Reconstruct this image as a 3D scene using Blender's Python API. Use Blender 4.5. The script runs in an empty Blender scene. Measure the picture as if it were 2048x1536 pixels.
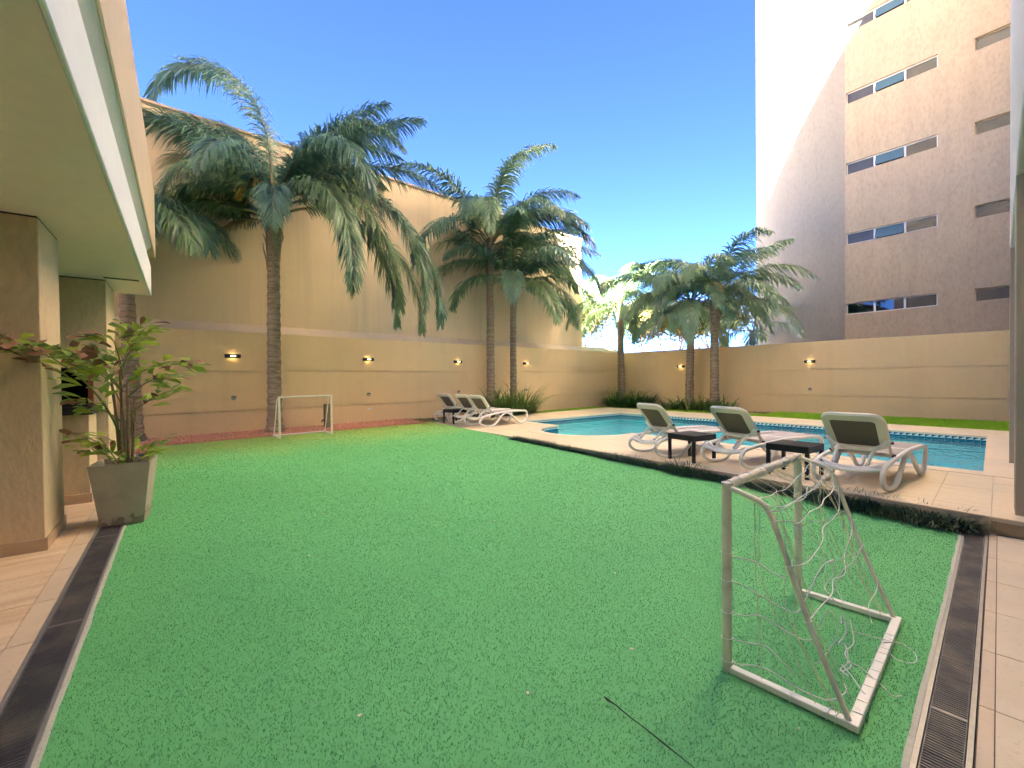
import bpy, bmesh, math, random
from mathutils import Vector, Matrix, Euler
random.seed(7)
scene = bpy.context.scene
col = scene.collection
PI = math.pi
R = math.radians

# ------------------------------------------------------------------ camera
cam_d = bpy.data.cameras.new('camera')
cam = bpy.data.objects.new('camera', cam_d)
col.objects.link(cam)
cam_d.sensor_fit = 'HORIZONTAL'
cam_d.sensor_width = 36.0
cam_d.lens = 880.0 / 2048.0 * 36.0
cam_d.clip_start = 0.05
cam_d.clip_end = 2000
cam.matrix_world = (Matrix.Translation((0, 0, 1.5)) @ Matrix.Rotation(R(47.9), 4, 'Z')
                    @ Matrix.Rotation(R(90 - 0.743), 4, 'X') @ Matrix.Rotation(R(-0.6275), 4, 'Z'))
scene.camera = cam

# ------------------------------------------------------------------ world, sun, exposure
SUN_AZ = math.atan2(0.69, -0.72)      # bearing from +y towards +x
SUN_EL = R(45)
world = bpy.data.worlds.new('World')
scene.world = world
world.use_nodes = True
wn = world.node_tree.nodes
wl = world.node_tree.links
for n in list(wn):
    wn.remove(n)
sky = wn.new('ShaderNodeTexSky')
sky.sky_type = 'NISHITA'
sky.sun_disc = False
sky.sun_elevation = SUN_EL
sky.sun_rotation = SUN_AZ
sky.altitude = 200
sky.air_density = 0.08
sky.dust_density = 0.0
sky.ozone_density = 10.0
bg = wn.new('ShaderNodeBackground')
bg.inputs['Strength'].default_value = 0.05
wo = wn.new('ShaderNodeOutputWorld')
wl.new(sky.outputs[0], bg.inputs[0])
wl.new(bg.outputs[0], wo.inputs[0])

sun_d = bpy.data.lights.new('sun', 'SUN')
sun_d.energy = 5.0
sun_d.angle = R(0.5)
sun_d.color = (1.0, 0.91, 0.77)
sun = bpy.data.objects.new('sun', sun_d)
col.objects.link(sun)
sdir = Vector((math.sin(SUN_AZ) * math.cos(SUN_EL), math.cos(SUN_AZ) * math.cos(SUN_EL), math.sin(SUN_EL)))
sun.rotation_euler = (-sdir).to_track_quat('-Z', 'Y').to_euler()
sun.location = sdir * 60

vs = scene.view_settings
scene.display_settings.display_device = 'sRGB'
vs.view_transform = 'Standard'
vs.look = 'None'
vs.exposure = 6.4
vs.gamma = 1.0
vs.use_curve_mapping = False

# ------------------------------------------------------------------ helpers
SLOPE = 0.017
def gz(x, y=0.0):
    return SLOPE * max(0.0, -x)

class MB:
    """collects shapes into one mesh"""
    def __init__(self):
        self.v = []; self.f = []; self.m = []; self.mi = 0; self.sm = []
    def add(self, vs, fs, smooth=False):
        o = len(self.v)
        self.v += [tuple(p) for p in vs]
        for f in fs:
            self.f.append(tuple(i + o for i in f)); self.m.append(self.mi); self.sm.append(smooth)
        return self
    def box(self, x0, x1, y0, y1, z0, z1, M=None):
        p = [(x0,y0,z0),(x1,y0,z0),(x1,y1,z0),(x0,y1,z0),(x0,y0,z1),(x1,y0,z1),(x1,y1,z1),(x0,y1,z1)]
        if M is not None: p = [M @ Vector(q) for q in p]
        return self.add(p, [(3,2,1,0),(4,5,6,7),(0,1,5,4),(1,2,6,5),(2,3,7,6),(3,0,4,7)])
    def bbox(self, x0, x1, y0, y1, z0, z1, b=0.005, M=None):
        """box with bevelled edges"""
        bm = bmesh.new()
        bmesh.ops.create_cube(bm, size=1)
        for v in bm.verts:
            v.co = Vector((x0 + (v.co.x + .5) * (x1 - x0), y0 + (v.co.y + .5) * (y1 - y0), z0 + (v.co.z + .5) * (z1 - z0)))
        bmesh.ops.bevel(bm, geom=list(bm.edges), offset=b, segments=1, affect='EDGES', profile=.7)
        bm.verts.index_update()
        vs_ = [v.co.copy() for v in bm.verts]
        if M is not None: vs_ = [M @ v for v in vs_]
        fs_ = [tuple(v.index for v in f.verts) for f in bm.faces]
        bm.free()
        return self.add(vs_, fs_)
    def prism(self, poly, z0, z1):
        """vertical prism over a convex or simple polygon (ccw); z may be a function"""
        n = len(poly)
        f0 = z0 if callable(z0) else (lambda x, y: z0)
        f1 = z1 if callable(z1) else (lambda x, y: z1)
        vs_ = [(x, y, f0(x, y)) for x, y in poly] + [(x, y, f1(x, y)) for x, y in poly]
        fs_ = [tuple(range(n - 1, -1, -1)), tuple(range(n, 2 * n))]
        fs_ += [(i, (i + 1) % n, n + (i + 1) % n, n + i) for i in range(n)]
        return self.add(vs_, fs_)
    def tube(self, pts, r, n=8, caps=True, smooth=True, flat=1.0, up=None, closed=False):
        """round tube along a polyline; r may be a list; flat squashes the section"""
        pts = [Vector(p) for p in pts]
        rs = r if isinstance(r, (list, tuple)) else [r] * len(pts)
        rings = []; prev = None
        L = len(pts)
        for i, p in enumerate(pts):
            if closed: t = pts[(i + 1) % L] - pts[i - 1]
            else: t = pts[min(i + 1, L - 1)] - pts[max(i - 1, 0)]
            if t.length < 1e-9: t = Vector((0, 0, 1))
            t.normalize()
            if prev is None:
                u = Vector(up) if up is not None else (Vector((0, 0, 1)) if abs(t.z) < .9 else Vector((1, 0, 0)))
            else: u = prev
            if up is not None: u = Vector(up)
            s = t.cross(u)
            if s.length < 1e-6: s = t.cross(Vector((1, 0, 0)))
            s.normalize(); u = s.cross(t); u.normalize(); prev = u
            rings.append([p + (s * math.cos(2 * PI * k / n) + u * math.sin(2 * PI * k / n) * flat) * rs[i] for k in range(n)])
        vs_ = [q for ring in rings for q in ring]
        fs_ = []
        for i in range(L if closed else L - 1):
            j = (i + 1) % L
            for k in range(n):
                fs_.append((i * n + k, i * n + (k + 1) % n, j * n + (k + 1) % n, j * n + k))
        self.add(vs_, fs_, smooth)
        if caps and not closed:
            self.add(rings[0], [tuple(range(n - 1, -1, -1))]); self.add(rings[-1], [tuple(range(n))])
        return self
    def rect_sweep(self, pts, w, h, side=(1, 0, 0), smooth=False):
        """rectangular bar along a polyline; w along 'side', h across"""
        pts = [Vector(p) for p in pts]
        S_ = Vector(side).normalized(); rings = []; L = len(pts)
        c = min(w, h) * .28
        for i, p in enumerate(pts):
            t = (pts[min(i + 1, L - 1)] - pts[max(i - 1, 0)]).normalized()
            u = S_.cross(t).normalized()
            a, b = w / 2, h / 2
            sec = [(-a + c, -b), (a - c, -b), (a, -b + c), (a, b - c), (a - c, b), (-a + c, b), (-a, b - c), (-a, -b + c)]
            rings.append([p + S_ * q[0] + u * q[1] for q in sec])
        vs_ = [q for r_ in rings for q in r_]; fs_ = []
        for i in range(L - 1):
            for k in range(8):
                fs_.append((i * 8 + k, i * 8 + (k + 1) % 8, (i + 1) * 8 + (k + 1) % 8, (i + 1) * 8 + k))
        fs_.append(tuple(range(7, -1, -1))); fs_.append(tuple((L - 1) * 8 + k for k in range(8)))
        return self.add(vs_, fs_, smooth)
    def mesh(self, name, mats):
        me = bpy.data.meshes.new(name)
        me.from_pydata(self.v, [], self.f)
        for m in (mats if isinstance(mats, (list, tuple)) else [mats]):
            me.materials.append(m)
        me.polygons.foreach_set('material_index', self.m)
        me.polygons.foreach_set('use_smooth', self.sm)
        me.update()
        bm = bmesh.new(); bm.from_mesh(me)
        bmesh.ops.recalc_face_normals(bm, faces=bm.faces)
        bm.to_mesh(me); bm.free()
        return me
    def build(self, name, mats, parent=None):
        return link(name, self.mesh(name, mats), parent)

def link(name, me, parent=None, M=None):
    o = bpy.data.objects.new(name, me)
    col.objects.link(o)
    if parent is not None: o.parent = parent
    if M is not None: o.matrix_local = M
    return o
def tag(o, label=None, cat=None, group=None, kind=None):
    if label: o['label'] = label
    if cat: o['category'] = cat
    if group: o['group'] = group
    if kind: o['kind'] = kind
    return o
def empty(name, loc=(0, 0, 0), rz=0.0):
    o = bpy.data.objects.new(name, None)
    col.objects.link(o)
    o.location = loc; o.rotation_euler = (0, 0, rz)
    o.empty_display_size = .2
    return o
def kids(o):
    return [c for c in bpy.data.objects if c.parent is o]
def copy_tree(o, parent=None):
    ch = kids(o)
    c = o.copy(); col.objects.link(c)
    if parent is not None: c.parent = parent
    for k in ch: copy_tree(k, c)
    return c

# ------------------------------------------------------------------ procedural materials
def lin(c):
    return tuple(((x / 255.0) / 12.92 if x / 255.0 <= .04045 else ((x / 255.0 + .055) / 1.055) ** 2.4) for x in c)
class NT:
    def __init__(self, name):
        self.m = bpy.data.materials.new(name); self.m.use_nodes = True
        self.t = self.m.node_tree; self.n = self.t.nodes; self.l = self.t.links
        self.b = self.n.get('Principled BSDF'); self.out = self.n.get('Material Output')
    def new(self, kind, **kw):
        x = self.n.new(kind)
        for k, v in kw.items():
            if k in x.inputs.keys(): x.inputs[k].default_value = v
            else: setattr(x, k, v)
        return x
    def link(self, a, b): self.l.new(a, b)
    def coords(self, kind='Object', scale=(1, 1, 1), rot=(0, 0, 0)):
        tc = self.new('ShaderNodeTexCoord'); mp = self.new('ShaderNodeMapping')
        mp.inputs['Scale'].default_value = scale; mp.inputs['Rotation'].default_value = rot
        self.link(tc.outputs[kind], mp.inputs[0]); return mp.outputs[0]
    def world(self, scale=(1, 1, 1), rot=(0, 0, 0)):
        g = self.new('ShaderNodeNewGeometry'); mp = self.new('ShaderNodeMapping')
        mp.inputs['Scale'].default_value = scale; mp.inputs['Rotation'].default_value = rot
        self.link(g.outputs['Position'], mp.inputs[0]); return mp.outputs[0]
    def noise(self, vec, scale, detail=4, rough=.55):
        x = self.new('ShaderNodeTexNoise'); x.inputs['Scale'].default_value = scale
        x.inputs['Detail'].default_value = detail; x.inputs['Roughness'].default_value = rough
        self.link(vec, x.inputs['Vector']); return x.outputs['Fac']
    def ramp(self, fac, stops):
        x = self.new('ShaderNodeValToRGB'); cr = x.color_ramp
        while len(cr.elements) > 1: cr.elements.remove(cr.elements[-1])
        for i, (p, c) in enumerate(stops):
            e = cr.elements[0] if i == 0 else cr.elements.new(p)
            e.position = p; e.color = (c, c, c, 1) if not isinstance(c, (tuple, list)) else (*c[:3], 1)
        self.link(fac, x.inputs[0]); return x.outputs[0]
    def mix(self, fac, a, b, mode='MIX'):
        x = self.new('ShaderNodeMix', data_type='RGBA', blend_type=mode)
        for sock, v in ((x.inputs[0], fac), (x.inputs[6], a), (x.inputs[7], b)):
            if isinstance(v, (int, float)): sock.default_value = v
            elif isinstance(v, (tuple, list)): sock.default_value = (*v[:3], 1)
            else: self.link(v, sock)
        return x.outputs[2]
    def bump(self, h, strength=.3, dist=.01, chain=None):
        x = self.new('ShaderNodeBump'); x.inputs['Strength'].default_value = strength; x.inputs['Distance'].default_value = dist
        self.link(h, x.inputs['Height'])
        if chain is not None: self.link(chain, x.inputs['Normal'])
        return x.outputs[0]
    def fin(self, color=None, rough=.7, normal=None, metal=0, spec=.5, **kw):
        b = self.b
        if color is not None:
            if isinstance(color, (tuple, list)): b.inputs['Base Color'].default_value = (*color[:3], 1)
            else: self.link(color, b.inputs['Base Color'])
        if isinstance(rough, (int, float)): b.inputs['Roughness'].default_value = rough
        else: self.link(rough, b.inputs['Roughness'])
        b.inputs['Metallic'].default_value = metal
        b.inputs['Specular IOR Level'].default_value = spec
        if normal is not None: self.link(normal, b.inputs['Normal'])
        for k, v in kw.items(): b.inputs[k].default_value = v
        return self.m

def stucco(name, c, c2, bump_s=.5, fine=120, streak=0.0, stain=None, grain=(1, 1, 1), mottle=0, mstr=.42):
    t = NT(name); w = t.world()
    big = t.noise(w, .55, 5, .6)
    cc = t.mix(t.ramp(big, [(.3, 0.), (.7, 1.)]), c, c2)
    if streak:
        sv = t.world((2.2, 2.2, .12)); sn = t.noise(sv, 1.2, 5, .65)
        cc = t.mix(t.ramp(sn, [(.5, 0.), (.78, streak)]), cc, stain)
    med = t.noise(w, 9, 4)
    cc = t.mix(t.ramp(med, [(.25, .12), (.6, 0.)]), cc, tuple(x * .7 for x in c))
    g = t.world(grain)
    if mottle:
        cc = t.mix(t.ramp(t.noise(g, mottle, 5, .7), [(.34, mstr), (.54, 0.)]), cc, tuple(x * .72 for x in c2))
    n1 = t.noise(g, fine, 3, .6); n2 = t.noise(g, fine * .35, 3, .6)
    b1 = t.bump(n1, bump_s, .004); b2 = t.bump(n2, bump_s, .008, b1)
    return t.fin(cc, .85, b2, spec=.25)
M = {}
import numpy as np
WARM = (.62, .445, .25)
M['wall_paint'] = stucco('wall_paint', (.80, .605, .345), (.83, .63, .37), .25, 160, .22, (.62, .44, .24))
M['warehouse_plaster'] = stucco('warehouse_plaster', (.78, .605, .385), (.72, .56, .365), .35, 60, .45, (.43, .37, .29))
M['ledge_concrete'] = stucco('ledge_concrete', (.68, .56, .42), (.60, .49, .37), .4, 60, .5, (.42, .36, .29))
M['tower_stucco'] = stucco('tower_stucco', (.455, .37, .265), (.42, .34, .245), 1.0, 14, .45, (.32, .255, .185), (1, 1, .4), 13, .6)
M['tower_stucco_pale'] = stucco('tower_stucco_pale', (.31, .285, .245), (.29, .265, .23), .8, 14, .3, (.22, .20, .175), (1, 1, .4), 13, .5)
M['pier_stucco'] = stucco('pier_stucco', (.74, .57, .36), (.70, .535, .33), 1.0, 30, 0, None, (1, 1, .45), 22)
M['soffit_paint'] = stucco('soffit_paint', (.95, .72, .66), (.92, .69, .63), .1, 90)
M['white_paint'] = stucco('white_paint', (.80, .79, .77), (.77, .76, .74), .1, 90)
M['cove_paint'] = stucco('cove_paint', (.55, .56, .50), (.50, .51, .46), .4, 40)
M['parapet_paint'] = stucco('parapet_paint', (.62, .50, .36), (.57, .45, .32), .4, 40, .25, (.45, .36, .27))
M['grey_column'] = stucco('grey_column', (.44, .38, .30), (.40, .345, .27), .8, 34, 0, None, (1, 1, .45))
M['block_wall'] = stucco('block_wall', (.70, .64, .55), (.66, .60, .51), .3, 40)

# ---- polygon helpers (2D)
def clip(poly, a, b):
    """keep the part of a convex polygon left of the line a->b"""
    out = []; n = len(poly)
    def s(p): return (b[0]-a[0])*(p[1]-a[1]) - (b[1]-a[1])*(p[0]-a[0])
    for i in range(n):
        p, q = poly[i], poly[(i+1) % n]; sp, sq = s(p), s(q)
        if sp >= 0: out.append(p)
        if (sp > 0 > sq) or (sp < 0 < sq):
            t = sp/(sp-sq); out.append((p[0]+(q[0]-p[0])*t, p[1]+(q[1]-p[1])*t))
    return out
def area(poly):
    return .5*sum(poly[i][0]*poly[(i+1) % len(poly)][1]-poly[(i+1) % len(poly)][0]*poly[i][1] for i in range(len(poly)))
def inter(poly, conv):
    for i in range(len(conv)):
        poly = clip(poly, conv[i], conv[(i+1) % len(conv)])
        if len(poly) < 3: return []
    return poly
def subtract(polys, conv):
    out = []
    for poly in polys:
        rest = poly
        for i in range(len(conv)):
            a, b = conv[i], conv[(i+1) % len(conv)]
            o = clip(rest, b, a)
            if len(o) >= 3 and area(o) > 1e-4: out.append(o)
            rest = clip(rest, a, b)
            if len(rest) < 3: break
    return out
def offset(conv, d):
    n = len(conv); L = []
    for i in range(n):
        a, b = Vector(conv[i]), Vector(conv[(i+1) % n]); t = (b-a).normalized(); nn = Vector((t.y, -t.x))
        L.append((a+nn*d, t))
    out = []
    for i in range(n):
        p, t = L[i-1]; q, u = L[i]
        den = t.x*u.y-t.y*u.x; s = ((q-p).x*u.y-(q-p).y*u.x)/den
        out.append(tuple(p+t*s))
    return out

# ------------------------------------------------------------------ ground around the lot
t = NT('ground_soil'); w = t.world()
M['ground_soil'] = t.fin(t.mix(t.noise(w, .3, 6), (.16, .13, .10), (.24, .21, .16)), .95, t.bump(t.noise(w, 6, 5), .5, .05))
m = MB()
X0, X1, Y0, Y1, F = -13.6, 14.5, -19.5, 19.2, 500
for (a, b, c, d) in ((-F, F, -F, Y0), (-F, F, Y1, F), (-F, X0, Y0, Y1), (X1, F, Y0, Y1)):
    m.add([(a, c, -.12), (b, c, -.12), (b, d, -.12), (a, d, -.12)], [(0, 1, 2, 3)])
m.add([(X0, Y0, -1.3), (X1, Y0, -1.3), (X1, Y1, -1.3), (X0, Y1, -1.3)], [(0, 1, 2, 3)])
tag(m.build('ground', M['ground_soil']), kind='structure')

# ------------------------------------------------------------------ the left building frame (turned 5.3 degrees)
BR = math.atan(-.0925)
BM = Matrix.Translation((0, -.4, 0)) @ Matrix.Rotation(BR, 4, 'Z')
def bl(x, y):                       # building-local -> court
    v = BM @ Vector((x, y, 0)); return (v.x, v.y)
def edge_y(x):                      # pool deck edge over the lawn
    return 6.09 - .094 * x

# ------------------------------------------------------------------ lawn (artificial turf)
t = NT('turf_backing'); w = t.world()
big = t.noise(w, .45, 4); fine = t.noise(w, 160, 2)
cc = t.mix(t.ramp(big, [(.35, 0.), (.7, 1.)]), (.15, .50, .18), (.17, .55, .20))
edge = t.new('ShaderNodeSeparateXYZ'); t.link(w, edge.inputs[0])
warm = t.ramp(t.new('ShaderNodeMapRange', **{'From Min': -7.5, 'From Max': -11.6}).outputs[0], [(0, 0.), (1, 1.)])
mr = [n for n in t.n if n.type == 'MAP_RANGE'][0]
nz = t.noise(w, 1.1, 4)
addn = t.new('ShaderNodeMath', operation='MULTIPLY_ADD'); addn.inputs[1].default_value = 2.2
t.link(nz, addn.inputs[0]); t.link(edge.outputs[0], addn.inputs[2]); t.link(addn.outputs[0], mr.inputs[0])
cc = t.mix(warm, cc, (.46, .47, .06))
M['turf'] = t.fin(t.mix(t.ramp(fine, [(.3, .3), (.6, 0.)]), cc, (.13, .42, .15)), .75, t.bump(fine, .15, .01), spec=.3)
lawn_poly = [(-.245, bl(-.245, -.082)[1]), (-.245, 5.985), (-.3, edge_y(-.3) - .02), (-11.6, edge_y(-11.6) - .02), (-11.52, bl(-11.5, -.082)[1])]
m = MB(); m.add([(x, y, gz(x)) for x, y in lawn_poly], [tuple(range(len(lawn_poly)))])
lawn = tag(m.build('lawn', M['turf']), kind='structure')

def in_poly(P, poly):
    x, y = P[:, 0], P[:, 1]; inside = np.zeros(len(P), bool); n = len(poly)
    for i in range(n):
        x1, y1 = poly[i]; x2, y2 = poly[(i+1) % n]
        if y1 == y2: continue
        c = ((y1 > y) != (y2 > y)) & (x < (x2-x1)*(y-y1)/(y2-y1)+x1)
        inside ^= c
    return inside
def blades(name, P, Z, h, wd, lean, mat, rng, seg=1):
    """one mesh of thin grass blades standing on points P"""
    n = len(P); ang = rng.uniform(0, 2*PI, n); la = rng.uniform(0, 2*PI, n)
    hh = h*rng.uniform(.6, 1.15, n); ln = lean*hh*rng.uniform(.2, 1., n)
    dx, dy = np.cos(ang)*wd/2, np.sin(ang)*wd/2
    lx, ly = np.cos(la)*ln, np.sin(la)*ln
    if seg == 1:
        V = np.zeros((n, 3, 3))
        V[:, 0] = np.c_[P[:, 0]-dx, P[:, 1]-dy, Z-.002]; V[:, 1] = np.c_[P[:, 0]+dx, P[:, 1]+dy, Z-.002]
        V[:, 2] = np.c_[P[:, 0]+lx, P[:, 1]+ly, Z+hh]
        k = 3; idx = np.arange(n*3); tot = np.full(n, 3); st = np.arange(n)*3; nf = n
    else:
        V = np.zeros((n, 5, 3))
        V[:, 0] = np.c_[P[:, 0]-dx, P[:, 1]-dy, Z-.003]; V[:, 1] = np.c_[P[:, 0]+dx, P[:, 1]+dy, Z-.003]
        V[:, 2] = np.c_[P[:, 0]+dx*.8+lx*.35, P[:, 1]+dy*.8+ly*.35, Z+hh*.6]; V[:, 3] = np.c_[P[:, 0]-dx*.8+lx*.35, P[:, 1]-dy*.8+ly*.35, Z+hh*.6]
        V[:, 4] = np.c_[P[:, 0]+lx, P[:, 1]+ly, Z+hh*.95]
        b = np.arange(n)[:, None]*5
        idx = np.concatenate([b+0, b+1, b+2, b+3, b+3, b+2, b+4], axis=1).ravel()
        tot = np.tile([4, 3], n); st = np.concatenate([[0], np.cumsum(tot)[:-1]]); nf = 2*n
    V = V.reshape(-1, 3)
    me = bpy.data.meshes.new(name)
    me.vertices.add(len(V)); me.vertices.foreach_set('co', V.ravel())
    me.loops.add(len(idx)); me.loops.foreach_set('vertex_index', idx.astype(np.int32))
    me.polygons.add(nf); me.polygons.foreach_set('loop_start', st.astype(np.int32))
    me.polygons.foreach_set('loop_total', tot.astype(np.int32))
    me.materials.append(mat); me.update(calc_edges=True); me.validate()
    return link(name, me)
def scatter(poly, dens, rng, far=None):
    xs = [p[0] for p in poly]; ys = [p[1] for p in poly]
    A_ = (max(xs)-min(xs))*(max(ys)-min(ys)); n = int(A_*dens)
    P = np.c_[rng.uniform(min(xs), max(xs), n), rng.uniform(min(ys), max(ys), n)]
    P = P[in_poly(P, poly)]
    if far is not None:
        d = np.hypot(P[:, 0], P[:, 1]); P = P[rng.uniform(0, 1, len(P)) < np.clip((far/np.maximum(d, .1))**1.5, .12, 1)]
    return P
rng = np.random.default_rng(3)
t = NT('turf_fibre'); w = t.world()
big = t.noise(w, .45, 4); v1 = t.noise(w, 210, 1)
cc = t.mix(t.ramp(v1, [(.3, 0.), (.7, 1.)]), (.12, .45, .15), (.26, .72, .28))
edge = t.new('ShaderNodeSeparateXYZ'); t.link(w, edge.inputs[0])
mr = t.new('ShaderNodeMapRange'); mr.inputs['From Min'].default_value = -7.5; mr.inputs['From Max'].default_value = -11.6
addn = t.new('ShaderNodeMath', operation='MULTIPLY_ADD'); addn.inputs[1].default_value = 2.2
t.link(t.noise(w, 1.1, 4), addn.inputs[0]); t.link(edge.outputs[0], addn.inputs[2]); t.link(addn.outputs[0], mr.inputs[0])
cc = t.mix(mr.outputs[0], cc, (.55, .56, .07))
M['turf_fibre'] = t.fin(t.mix(t.ramp(t.noise(w, 2.6, 5, .6), [(.42, .5), (.62, 0.)]), t.mix(t.ramp(big, [(.38, .5), (.62, 0.)]), cc, (.17, .46, .12)), (.13, .42, .15)), .55, spec=.35)
P = scatter(lawn_poly, 9000, rng, 3.0)
d = np.hypot(P[:, 0], P[:, 1])
tag(blades('artificial_grass', P, SLOPE*np.maximum(0, -P[:, 0]), .011, .0042*np.maximum(1, (d/3.5)), .9, M['turf_fibre'], rng),
    'short green artificial turf pile covering the play lawn', 'turf', kind='stuff')

# ------------------------------------------------------------------ pool outline
PQ = [(-.12, 8.78), (-.15, 13.75), (-9.7, 14.29), (-10.1, 9.49)]         # main basin, ccw
BC, BRAD = (-7.15, 9.12), 1.25                                         # bay by the lawn side
def near_y(x): return 8.78 + (9.49-8.78)*(x+.12)/(-10.1+.12)
def circ(r, n=40): return [(BC[0]+r*math.cos(2*PI*k/n), BC[1]+r*math.sin(2*PI*k/n)) for k in range(n)]
def bay_arc(r, n=22):
    pts = []
    for k in range(721):
        a = -PI*1.05 + PI*1.1*k/720
        x, y = BC[0]+r*math.cos(a), BC[1]+r*math.sin(a)
        if y < near_y(x): pts.append((x, y))
    st = (len(pts)-1)/n
    return [pts[int(round(i*st))] for i in range(n+1)]
arc = bay_arc(BRAD)
outline = [PQ[0], PQ[1], PQ[2], PQ[3]] + arc            # ccw: right, far, left, then bay (left to right)

# ------------------------------------------------------------------ pool deck
def stone(name, c1, c2, c3, rough=.55, along=(.6, 7, 7)):
    t = NT(name); oi = t.new('ShaderNodeObjectInfo'); w = t.world(along)
    off = t.new('ShaderNodeVectorMath', operation='ADD'); cmb = t.new('ShaderNodeCombineXYZ')
    mul = t.new('ShaderNodeMath', operation='MULTIPLY'); mul.inputs[1].default_value = 37
    t.link(oi.outputs['Random'], mul.inputs[0]); t.link(mul.outputs[0], cmb.inputs[1]); t.link(w, off.inputs[0]); t.link(cmb.outputs[0], off.inputs[1])
    g = t.noise(off.outputs[0], 1.6, 6, .65); w2 = t.world(); f = t.noise(w2, 45, 4)
    cc = t.mix(t.ramp(g, [(.32, 0.), (.68, 1.)]), c1, c2)
    cc = t.mix(t.ramp(oi.outputs['Random'], [(0, 0.), (1, .35)]), cc, c3)
    cc = t.mix(t.ramp(f, [(.28, .4), (.42, 0.)]), cc, tuple(x*.55 for x in c1))
    cc = t.mix(t.ramp(t.noise(w2, .8, 5), [(.45, 0.), (.75, .3)]), cc, tuple(x*.6 for x in c3))
    return t.fin(cc, rough, t.bump(f, .25, .004, t.bump(g, .15, .004)), spec=.35)
M['travertine'] = stone('travertine', (.78, .62, .40), (.88, .74, .52), (.82, .64, .43))
M['coping_stone'] = stone('coping_stone', (.82, .66, .46), (.88, .73, .54), (.84, .66, .48), .5, (2, 2, 2))
M['mortar'] = stucco('mortar', (.60, .50, .37), (.54, .45, .33), .4, 90)
DZ = .15
deck_poly = [(2.2, edge_y(2.2)), (2.2, 15.2), (-11.8, 16.4), (-11.9, edge_y(-11.9))]
PQe = offset(PQ, .30)
CIRe = circ(BRAD+.30)
pieces = subtract(subtract([deck_poly], offset(PQ, -.0)), circ(BRAD))
m = MB()
for p in pieces:
    m.add([(x, y, DZ-.008) for x, y in p], [tuple(range(len(p)))])
# riser towards the lawn and outer skirts
n = len(deck_poly)
for i in range(n):
    a, b = deck_poly[i], deck_poly[(i+1) % n]
    m.add([(a[0], a[1], -.12), (b[0], b[1], -.12), (b[0], b[1], DZ-.008), (a[0], a[1], DZ-.008)], [(0, 1, 2, 3)])
deck = tag(m.build('pool_deck', M['mortar']), kind='structure')
# pavers, each its own stone
xs = [2.3, 1.2, .37, -.046, -.461] + [-.461-.83*k for k in range(1, 15)]
row = 0; y = 5.4
rows = []
while y < 17: rows.append((y, y+.515)); y += .515
sk = lambda x: -.094*x
g = .0025
for i in range(len(xs)-1):
    for (ya, yb) in rows:
        x1_, x0_ = xs[i]-g, xs[i+1]+g
        p = [(x0_, ya+g+sk(x0_)), (x1_, ya+g+sk(x1_)), (x1_, yb-g+sk(x1_)), (x0_, yb-g+sk(x0_))]
        p = inter(p, offset(deck_poly, -.003))
        if len(p) < 3 or area(p) < .004: continue
        ps = subtract(subtract([p], offset(PQe, .004)), circ(BRAD+.304))
        if sum(area(q) for q in ps) < .004: continue
        m = MB(); hz = DZ + random.uniform(-.0015, .0015)
        for q in ps: m.prism(q, DZ-.03, hz)
        m.build('paver', M['travertine'], deck)
# coping stones round the basin
def coping_run(a, b, nn, nst, z):
    a, b = Vector(a), Vector(b); t_ = (b-a).normalized(); L = (b-a).length; nrm = Vector(nn)
    for k in range(nst):
        p, q = a+t_*(L*k/nst+.002), a+t_*(L*(k+1)/nst-.002)
        c = [tuple(p-nrm*.02), tuple(q-nrm*.02), tuple(q+nrm*.298), tuple(p+nrm*.298)]
        if area(c) < 0: c.reverse()
        mm = MB(); mm.prism(c, DZ-.035, z+random.uniform(-.001, .001)); mm.build('coping_stone', M['coping_stone'], deck)
def out_n(a, b):
    t_ = (Vector(b)-Vector(a)).normalized(); return (t_.y, -t_.x)
e = .298
ext = lambda a, b, s: tuple(Vector(a)-(Vector(b)-Vector(a)).normalized()*s)
coping_run(ext(PQ[0], PQ[1], e), ext(PQ[1], PQ[0], e), out_n(PQ[0], PQ[1]), 10, DZ+.004)
coping_run(PQ[1], PQ[2], out_n(PQ[1], PQ[2]), 17, DZ+.0065)
coping_run(ext(PQ[2], PQ[3], e), ext(PQ[3], PQ[2], e), out_n(PQ[2], PQ[3]), 9, DZ+.004)
coping_run(PQ[3], arc[0], out_n(PQ[3], PQ[0]), 3, DZ+.0065)
coping_run(arc[-1], PQ[0], out_n(PQ[3], PQ[0]), 11, DZ+.0065)
for k in range(0, 22, 2):
    a, b, c = arc[k], arc[k+1], arc[k+2]
    def rr(p, r): 
        v = Vector(p)-Vector(BC); v.normalize(); return (BC[0]+v.x*r, BC[1]+v.y*r)
    poly = [rr(a, BRAD+.298), rr(b, BRAD+.298), rr(c, BRAD+.298), rr(c, BRAD-.02), rr(b, BRAD-.02), rr(a, BRAD-.02)]
    if area(poly) < 0: poly.reverse()
    mm = MB(); mm.prism(poly, DZ-.035, DZ+.003+random.uniform(-.001, .001)); mm.build('coping_stone', M['coping_stone'], deck)

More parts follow.
